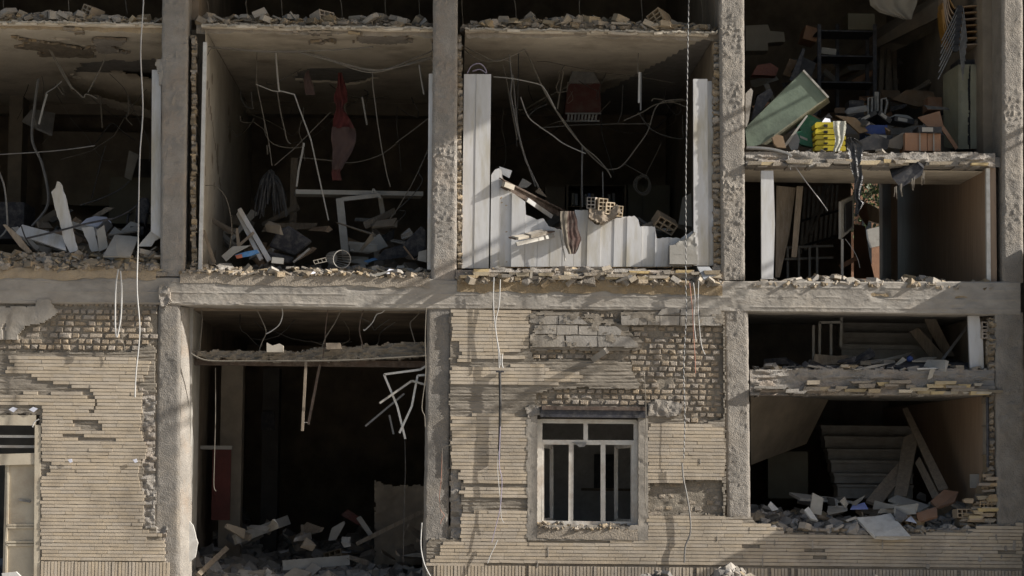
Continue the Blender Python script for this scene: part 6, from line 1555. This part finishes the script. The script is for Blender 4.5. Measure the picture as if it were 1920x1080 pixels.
HB = empty('hanging_box', P(1702, 350, -.1), 'dark box with torn fringe hanging from the landing edge', 'box')
MB().plate(px([(1673, 334, -.05), (1722, 306, -.05), (1732, 316, -.1), (1730, 328, -.1), (1689, 352, -.1)]), .28, (.05, .8, .5)).build('body', M_DGREY, HB)
MB().plate(px([(1673, 333, -.06), (1710, 294, .05), (1722, 303, -.06)]), .02).build('flap', M_BLACK, HB)
MB().plate(px([(1711, 293, .04), (1733, 312, -.06), (1731, 317, -.1), (1720, 304, -.06)]), .01).build('flap', M_DGREY, HB)
fr = MB(); rr = random.Random(4)
for k in range(16):
    u_ = rr.choice((1680, 1690, 1712, 1730, 1732, 1714)) + rr.uniform(-3, 3); v_ = 345 - (u_ - 1689) * .5
    fr.tube(px([(u_, v_, -.1), (u_ + rr.uniform(-2, 2), v_ + 8, -.1), (u_ + rr.uniform(-3, 3), v_ + rr.uniform(10, 26), -.1)]), .004, 3)
fr.build('fringe', M_CABLE, HB)
# ---------------------------------------------------------------- right bay, landing room under the store
board('door_panel', 'narrow white panel standing at the left of the landing doorway', [(1427, 320), (1450, 320), (1453, 420), (1450, 523), (1428, 523)], .04, M_WHITE, .02, 'panel')
bsh('long thin timber leaning behind the white panel, wider one', [(1456, 348), (1492, 352), (1480, 440), (1462, 520), (1454, 520)], 1.0, M_TIMBER, .03, 'plank', 'plank')
bsh('long thin timber leaning behind the white panel, narrower one', [(1494, 349), (1506, 349), (1494, 482), (1484, 482)], .9, M_TIMBER, .03, 'plank', 'plank')
GL = empty('shutter_grille', P(1545, 500, 4.0), 'folded metal shutter grille standing in the landing room', 'grille')
for k in range(9): MB().bar(P(1502 + 8.5 * k, 352 - k * .6, 4.0 + .05 * k), P(1492 + 9 * k, 480 - k * 5, 4.0 + .05 * k), .035, .03).build('slat', M_STEEL, GL)
for v_ in (405, 452): MB().bar(P(1494, v_ + 12, 3.95), P(1580, v_ - 12, 4.35), .03, .02).build('rail', M_DSTEEL, GL)
RL = empty('stair_railing', P(1510, 520, 2.6), 'low steel railing in the left of the landing room', 'railing')
for v_ in (464, 486): MB().bar(P(1466, v_, 2.6), P(1562, v_ - 3, 2.8), .03, .02).build('rail', M_STEEL, RL)
for u_ in (1477, 1498, 1518, 1532): MB().bar(P(u_, 522, 2.65), P(u_, 463, 2.65), .03, .02).build('baluster', M_STEEL, RL)
beam_('ladder_rail', 'thin steel bar slanting up in the dark left of the landing room', (1500, 470, 3.2), (1550, 345, 3.6), .04, .02, M_STEEL, 'bar')
beam_('ladder_rail', 'second thin steel bar slanting beside the first in the landing room', (1520, 440, 3.3), (1560, 345, 3.7), .03, .02, M_STEEL, 'bar')
WB = empty('framed_board', P(1580, 522, .9), 'white framed board on a thin post in the landing room', 'board')
MB().plate(px([(1577, 378, .85), (1601, 366, 1.5), (1601, 428, 1.5), (1577, 448, .85)]), .03).build('panel', M_OFFW, WB)
MB().plate(px([(1586, 382, .98), (1598, 376, 1.3), (1598, 424, 1.3), (1586, 436, .98)]), .012, (-.9, -.3, 0)).build('screen', M_BLACK, WB)
MB().bar(P(1579, 524, .87), P(1579, 448, .87), .03, .03).build('post', M_OFFW, WB)
bsh('broken timber sheet in the bright doorway, lower one', [(1602, 420), (1622, 424), (1630, 480), (1640, 522), (1602, 522)], 5.4, M_CARD, .05)
bsh('broken timber sheet in the bright doorway, upper one', [(1606, 388), (1618, 376), (1648, 392), (1650, 420), (1624, 412)], 6.6, M_TIMBER, .1)
bsh('torn cardboard hanging in the bright doorway', [(1606, 380), (1620, 374), (1630, 410), (1626, 424), (1612, 404)], 5.8, M_CARD, .04, 'cardboard', 'cardboard')
bsh('grey slab tipped behind the bright doorway', [(1622, 386), (1650, 396), (1650, 414), (1630, 400)], 6.9, M_OFFW, .1, 'slab', 'slab')
bsh('white plaster piece low in the bright doorway', [(1626, 430), (1652, 424), (1652, 460), (1634, 464), (1628, 446)], 7.2, M_WPAINT, .1, 'slab', 'slab')
beam_('plank', 'brown plank on the floor of the landing room', (1576, 500, 2.0), (1606, 484, 2.4), .06, .03, M_CARD, 'plank')
RH = empty('rear_house', P(1630, 560, 13), 'orange brick house behind the bright doorway', 'building')
hx0, hx1 = X(1500, 13), X(1760, 13)
MB().span((hx0, 13, 0), (hx1, 16, 7.6)).build('wall', M_REDBR, RH)
MB().span((X(1616, 13), 12.95, 5.2), (X(1634, 13), 12.998, 6.3)).build('window', M_GLASSD, RH)
gbox('yard_heap', (X(1500, 9), 8.2, -.05), (X(1760, 9), 10.4, 3.2), M_RUB, label='earth bank filling the yard behind the stair bay', cat='earth bank')
TRE = empty('yard_tree', (X(1648, 11), 11, 0), 'small green tree outside the bright doorway', 'tree')
MB().tube([(X(1648, 11), 11, 0), (X(1647, 11), 11.02, 2.5), (X(1643, 11), 11, 4.6)], [.09, .07, .03], 7).build('trunk', M_BARK, TRE)
lf = MB(); rr = random.Random(12); tc = P(1645, 372, 11)
for k in range(1100):
    d = Vector((rr.gauss(0, .28), rr.gauss(0, .3), rr.gauss(0, .32)))
    a = Vector((rr.gauss(0, 1), rr.gauss(0, 1), rr.gauss(0, 1))).normalized(); b = a.cross(Vector((rr.gauss(0, 1), rr.gauss(0, 1), rr.gauss(0, 1)))).normalized()
    c = tc + d; s = rr.uniform(.03, .06)
    lf.add([c - a * s, c + b * s * .5, c + a * s, c - b * s * .5], [(0, 1, 2, 3)])
mesh_obj('crown', lf.v, lf.f, M_LEAF, TRE)
# ---------------------------------------------------------------- lower landing with stairs
def stairs(name, u0, u1, v_list, y0, dy, m, du=0):
    S = empty(name, P((u0 + u1) / 2, v_list[-1][1], y0), parent=B)
    for k, (va, vb) in enumerate(v_list):
        y_ = y0 + dy * (len(v_list) - 1 - k)
        a_ = u0 + du * k; 
        MB().span(P(a_, vb, y_), P(u1, va + 4, y_ + .3)).build('riser', m, S)
        MB().span(P(a_ - 2, va + 4, y_ - .035), P(u1 + 1, va, y_ + .29)).build('tread', m, S)
    return S
stairs('stair', 1578, 1738, [(592, 606), (607, 627), (628, 648), (650, 672)], 1.6, .28, M_STAIR)
stairs('stair', 1541, 1702, [(800, 818), (820, 840), (843, 862), (864, 886), (888, 906), (909, 934)], 2.2, .27, M_STAIR, 6)
MB().plate(px([(1407, 743, .6), (1556, 743, 2.2), (1512, 832, 2.6), (1408, 872, 1.6)]), .15, (.1, .9, .4)).build('stair_soffit', M_PLASTD, B)
RB = empty('stair_railing', P(1560, 682, 1.2), 'white steel railing panel left of the lower stair', 'railing')
for (a_, b_, c_, d_2) in ((1537, 604, 1536, 682), (1558, 605, 1558, 682), (1578, 590, 1576, 650), (1525, 610, 1525, 682)): MB().bar(P(a_, b_, 1.2), P(c_, d_2, 1.2), .03, .03).build('baluster', M_OFFW, RB)
MB().bar(P(1536, 605, 1.2), P(1579, 604, 1.2), .03, .03).build('top_rail', M_OFFW, RB)
for lb, pts, Y, m, th in (
        ('dusty panel leaning against the lower stair, left one', [(1706, 622), (1722, 614), (1760, 655), (1775, 672), (1746, 674)], 1.2, M_TIMBER, .03),
        ('dark panel leaning against the lower stair, right one', [(1732, 594), (1752, 592), (1790, 668), (1770, 668), (1742, 620)], 1.3, M_TIMBER, .03),
        ('grey sheet flat on the lower landing, longest one', [(1600, 678, .4), (1660, 672, .6), (1712, 660, 1.0), (1700, 668, .9), (1640, 680, .4)], None, M_OFFW, .02),
        ('pale curved sheet on the lower landing edge', [(1598, 694, -.02), (1640, 684, .1), (1672, 681, .3), (1640, 690, .1)], None, M_OFFW, .03),
        ('pale thin board beside the blue ball', [(1710, 676, .3), (1730, 670, .5), (1757, 669, .6), (1740, 676, .3)], None, M_PLAST, .02),
        ('thin white board on the right of the lower landing edge', [(1720, 690, .0), (1752, 689, .05), (1762, 691, .05), (1722, 693, .0)], None, M_WPAINT, .02),
        ('dark broad board under the leaning panels', [(1650, 684, .3), (1700, 678, .4), (1815, 680, .4), (1815, 690, .1), (1700, 690, .1)], None, M_DGREY, .03),
        ('triangular plaster flake on the lower landing face', [(1739, 712), (1744, 692), (1753, 692), (1748, 708)], -.03, M_PLAST, .02)):
    bsh(lb, pts, Y, m, th)
beam_('rod', 'grey rod leaning against the white post of the lower landing', (1764, 678, .6), (1814, 612, .7), .03, .03, M_STEEL, 'rod')
bm = bmesh.new(); bmesh.ops.create_icosphere(bm, subdivisions=3, radius=.04)
me = bpy.data.meshes.new('ball'); bm.to_mesh(me); bm.free(); me.materials.append(M_BLUE); o = bpy.data.objects.new('ball', me); link(o, None, P(1706, 673, .35)); setp(o, 'small blue ball on the lower landing debris', 'ball')
o = MB().plate(px([(1815, 592), (1836, 592), (1843, 640), (1845, 691), (1819, 691)], .12), .05, (0, 1, 0)).build('white_post', M_WHITE, None, label='white panel post at the right of the lower landing', cat='panel')
def clay(u_, v_, Y, sc, rz, lb, par=None, i=1):
    o = bpy.data.objects.new('hollow_block', HOL_ME[i]); link(o, par, P(u_, v_, Y)); o.scale = (sc,) * 3; o.rotation_euler = (R.uniform(-.1, .1), R.uniform(-.05, .05), rz)
    if lb: setp(o, lb, 'clay block')
clay(1852, 614, .18, .8, .1, 'hollow clay block clinging at the top right of the lower landing')
clay(1850, 627, .16, .7, .2, 'lower hollow clay block clinging at the right of the lower landing', None, 1)
for k, (u_, v_) in enumerate(((1856, 894), (1853, 912), (1849, 926), (1858, 938), (1846, 946), (1804, 963))):
    clay(u_, v_, .14 + R.uniform(-.04, .06), R.uniform(.55, .72), R.uniform(-.5, .5), ('topmost', 'second', 'third', 'fourth', 'fifth', 'separate lowest')[k] + ' hollow clay block of the broken wall end at the right sill')
relief('masonry_edge', M_RUB, .10, .25, [[(1852, 884), (1862, 882), (1868, 990), (1800, 990), (1800, 968), (1820, 955), (1826, 940), (1836, 935), (1838, 915), (1850, 905)]], (1794, 876, 1874, 994), 2.4,
       lambda U, V: .04 * fbm(U, V, 18, 3, 501, 6) + .05 * ((V / 11.0 + .3 * fbm(U, V, 30, 2, 502)) % 1 > .35), B, seed=501, edge=4)
embedded(1806, 1850, 930, 985, 12, 511, .03, 0, [M_CLAY, M_SHARDY, M_SHARD]); embedded(1836, 1856, 886, 930, 6, 512, .03, 0, [M_CLAY, M_SHARD])
# right ground-floor room
for lb, pts, Y, m, th in (
        ('long dusty plank leaning on the ground-floor stair, left one', [(1624, 938, .9), (1690, 860, 1.6), (1712, 868, 1.6), (1650, 948, .8)], None, M_TIMBER, .04),
        ('broad dark plank leaning on the ground-floor stair', [(1694, 820, 1.9), (1724, 806, 1.9), (1700, 930, 1.0), (1676, 930, 1.0)], None, M_TIMBER, .04),
        ('long timber leaning on the panelled wall, right one', [(1692, 766, 2.2), (1702, 764, 2.2), (1778, 915, .9), (1760, 920, .9)], None, M_TIMBER, .05),
        ('brown plank leaning beside the right timber', [(1716, 868, 1.5), (1724, 856, 1.5), (1762, 930, .8), (1748, 935, .8)], None, M_TIMBER, .04),
        ('pale flat board resting on the right ground-floor debris', [(1666, 936, .6), (1682, 928, .8), (1745, 948, .7), (1726, 957, .5)], None, M_OFFW, .03),
        ('reddish board tilted at the right ground-floor debris, upper one', [(1745, 940, .6), (1770, 918, .7), (1797, 922, .7), (1790, 940, .5), (1758, 952, .5)], None, M_CARD, .03),
        ('reddish board tilted at the right ground-floor debris, lower one', [(1718, 962, .25), (1756, 950, .35), (1758, 968, .2), (1722, 978, .15)], None, M_CARD, .03),
        ('upright pale plaster slab on the right sill', [(1518, 962), (1524, 924), (1544, 934), (1540, 966)], .25, M_OFFW, .05),
        ('dark board lying at the left of the right ground-floor room', [(1480, 923, 1.0), (1560, 932, 1.2), (1600, 940, 1.0), (1500, 934, .8)], None, M_OFFW, .03),
        ('white paper sheet on the right sill debris', [(1594, 955, .3), (1598, 948, .4), (1621, 942, .5), (1628, 954, .3)], None, M_BLUEP, .006),
        ('small white paper near the pale board on the right sill', [(1698, 976, .1), (1708, 967, .2), (1719, 981, .05), (1708, 978, .1)], None, M_PAPER, .006),
        ('grey triangular tile beside the white board on the right sill', [(1678, 974, .1), (1680, 953, .2), (1702, 968, .1), (1690, 978, .05)], None, M_STEEL, .02),
        ('pale marble shard at the left end of the right sill', [(1440, 948), (1445, 940), (1460, 955), (1448, 958)], .2, M_MARBLE, .03),
        ('white slab fragment under the upright plaster slab', [(1508, 956, .15), (1516, 950, .2), (1534, 976, .05), (1520, 972, .08)], None, M_WPAINT, .03),
        ('pale cracked lath in front of the white board', [(1585, 975, .05), (1604, 968, .1), (1608, 972, .1), (1590, 978, .05)], None, M_OFFW, .02)):
    bsh(lb, pts, Y, m, th, 'paper' if 'paper' in lb else 'plank' if ('plank' in lb or 'timber' in lb) else 'board', 'paper' if 'paper' in lb else 'plank' if ('plank' in lb or 'timber' in lb) else 'slab' if 'slab' in lb else 'board')
TB = empty('white_board', P(1655, 1006, -.1), 'dirty white square board tipped over the edge of the right sill', 'board')
MB().plate(px([(1604, 970, .12), (1640, 968, .18), (1670, 962, .25), (1690, 985, .02), (1708, 1006, -.12), (1672, 1008, -.16), (1641, 1006, -.16)]), .035).build('panel', M_WPAINT, TB)
MB().bar(P(1642, 1007, -.165), P(1707, 1007, -.125), .02, .02).build('edge', M_PLAST, TB)
rbox('switch_plate', 'white plate on the panelled wall above the clay blocks', 'plate', 1819, 915, 1838, 889, .5, .53, M_OFFW)
path('pipe', 'dark downpipe at the right corner of the ground-floor room', [(1851, 745), (1852, 810), (1852, 876)], .03, M_DSTEEL, .06, 'pipe', sm=0)
rbox('cupboard', 'dark cupboard in the left of the right ground-floor room', 'cupboard', 1440, 935, 1515, 846, 3.0, 3.5, M_OLIVE)
rbox('shelf_board', 'pale shelf board high in the left of the right ground-floor room', 'shelf', 1412, 826, 1458, 818, 2.0, 2.3, M_PLAST)

splinters('the upper store', 1410, 1760, 200, 272, .8, 3.4, 46, 84, [M_CARDD, M_CARD, M_OFFW, M_DGREY, M_STEEL, M_TIMBER, M_BLACK], (14, 46))
splinters('the upper store', 1400, 1740, 110, 200, 3.2, 5.0, 24, 85, [M_CARDD, M_CARD, M_OFFW, M_DGREY, M_STEEL, M_TIMBER], (14, 60))
splinters('the right ground-floor room', 1420, 1800, 930, 975, .2, 1.6, 24, 86, [M_OFFW, M_TIMBER, M_STEEL, M_PLAST], (10, 44))
splinters('the lower landing', 1420, 1810, 676, 690, .15, 1.0, 18, 87, [M_OFFW, M_TIMBER, M_DGREY, M_DGREY], (20, 70))
splinters('the garage', 360, 790, 985, 1060, .8, 3.5, 40, 88, [M_PLASTD, M_TIMBER, M_OFFW, M_STEEL, M_PLASTD], (10, 44))
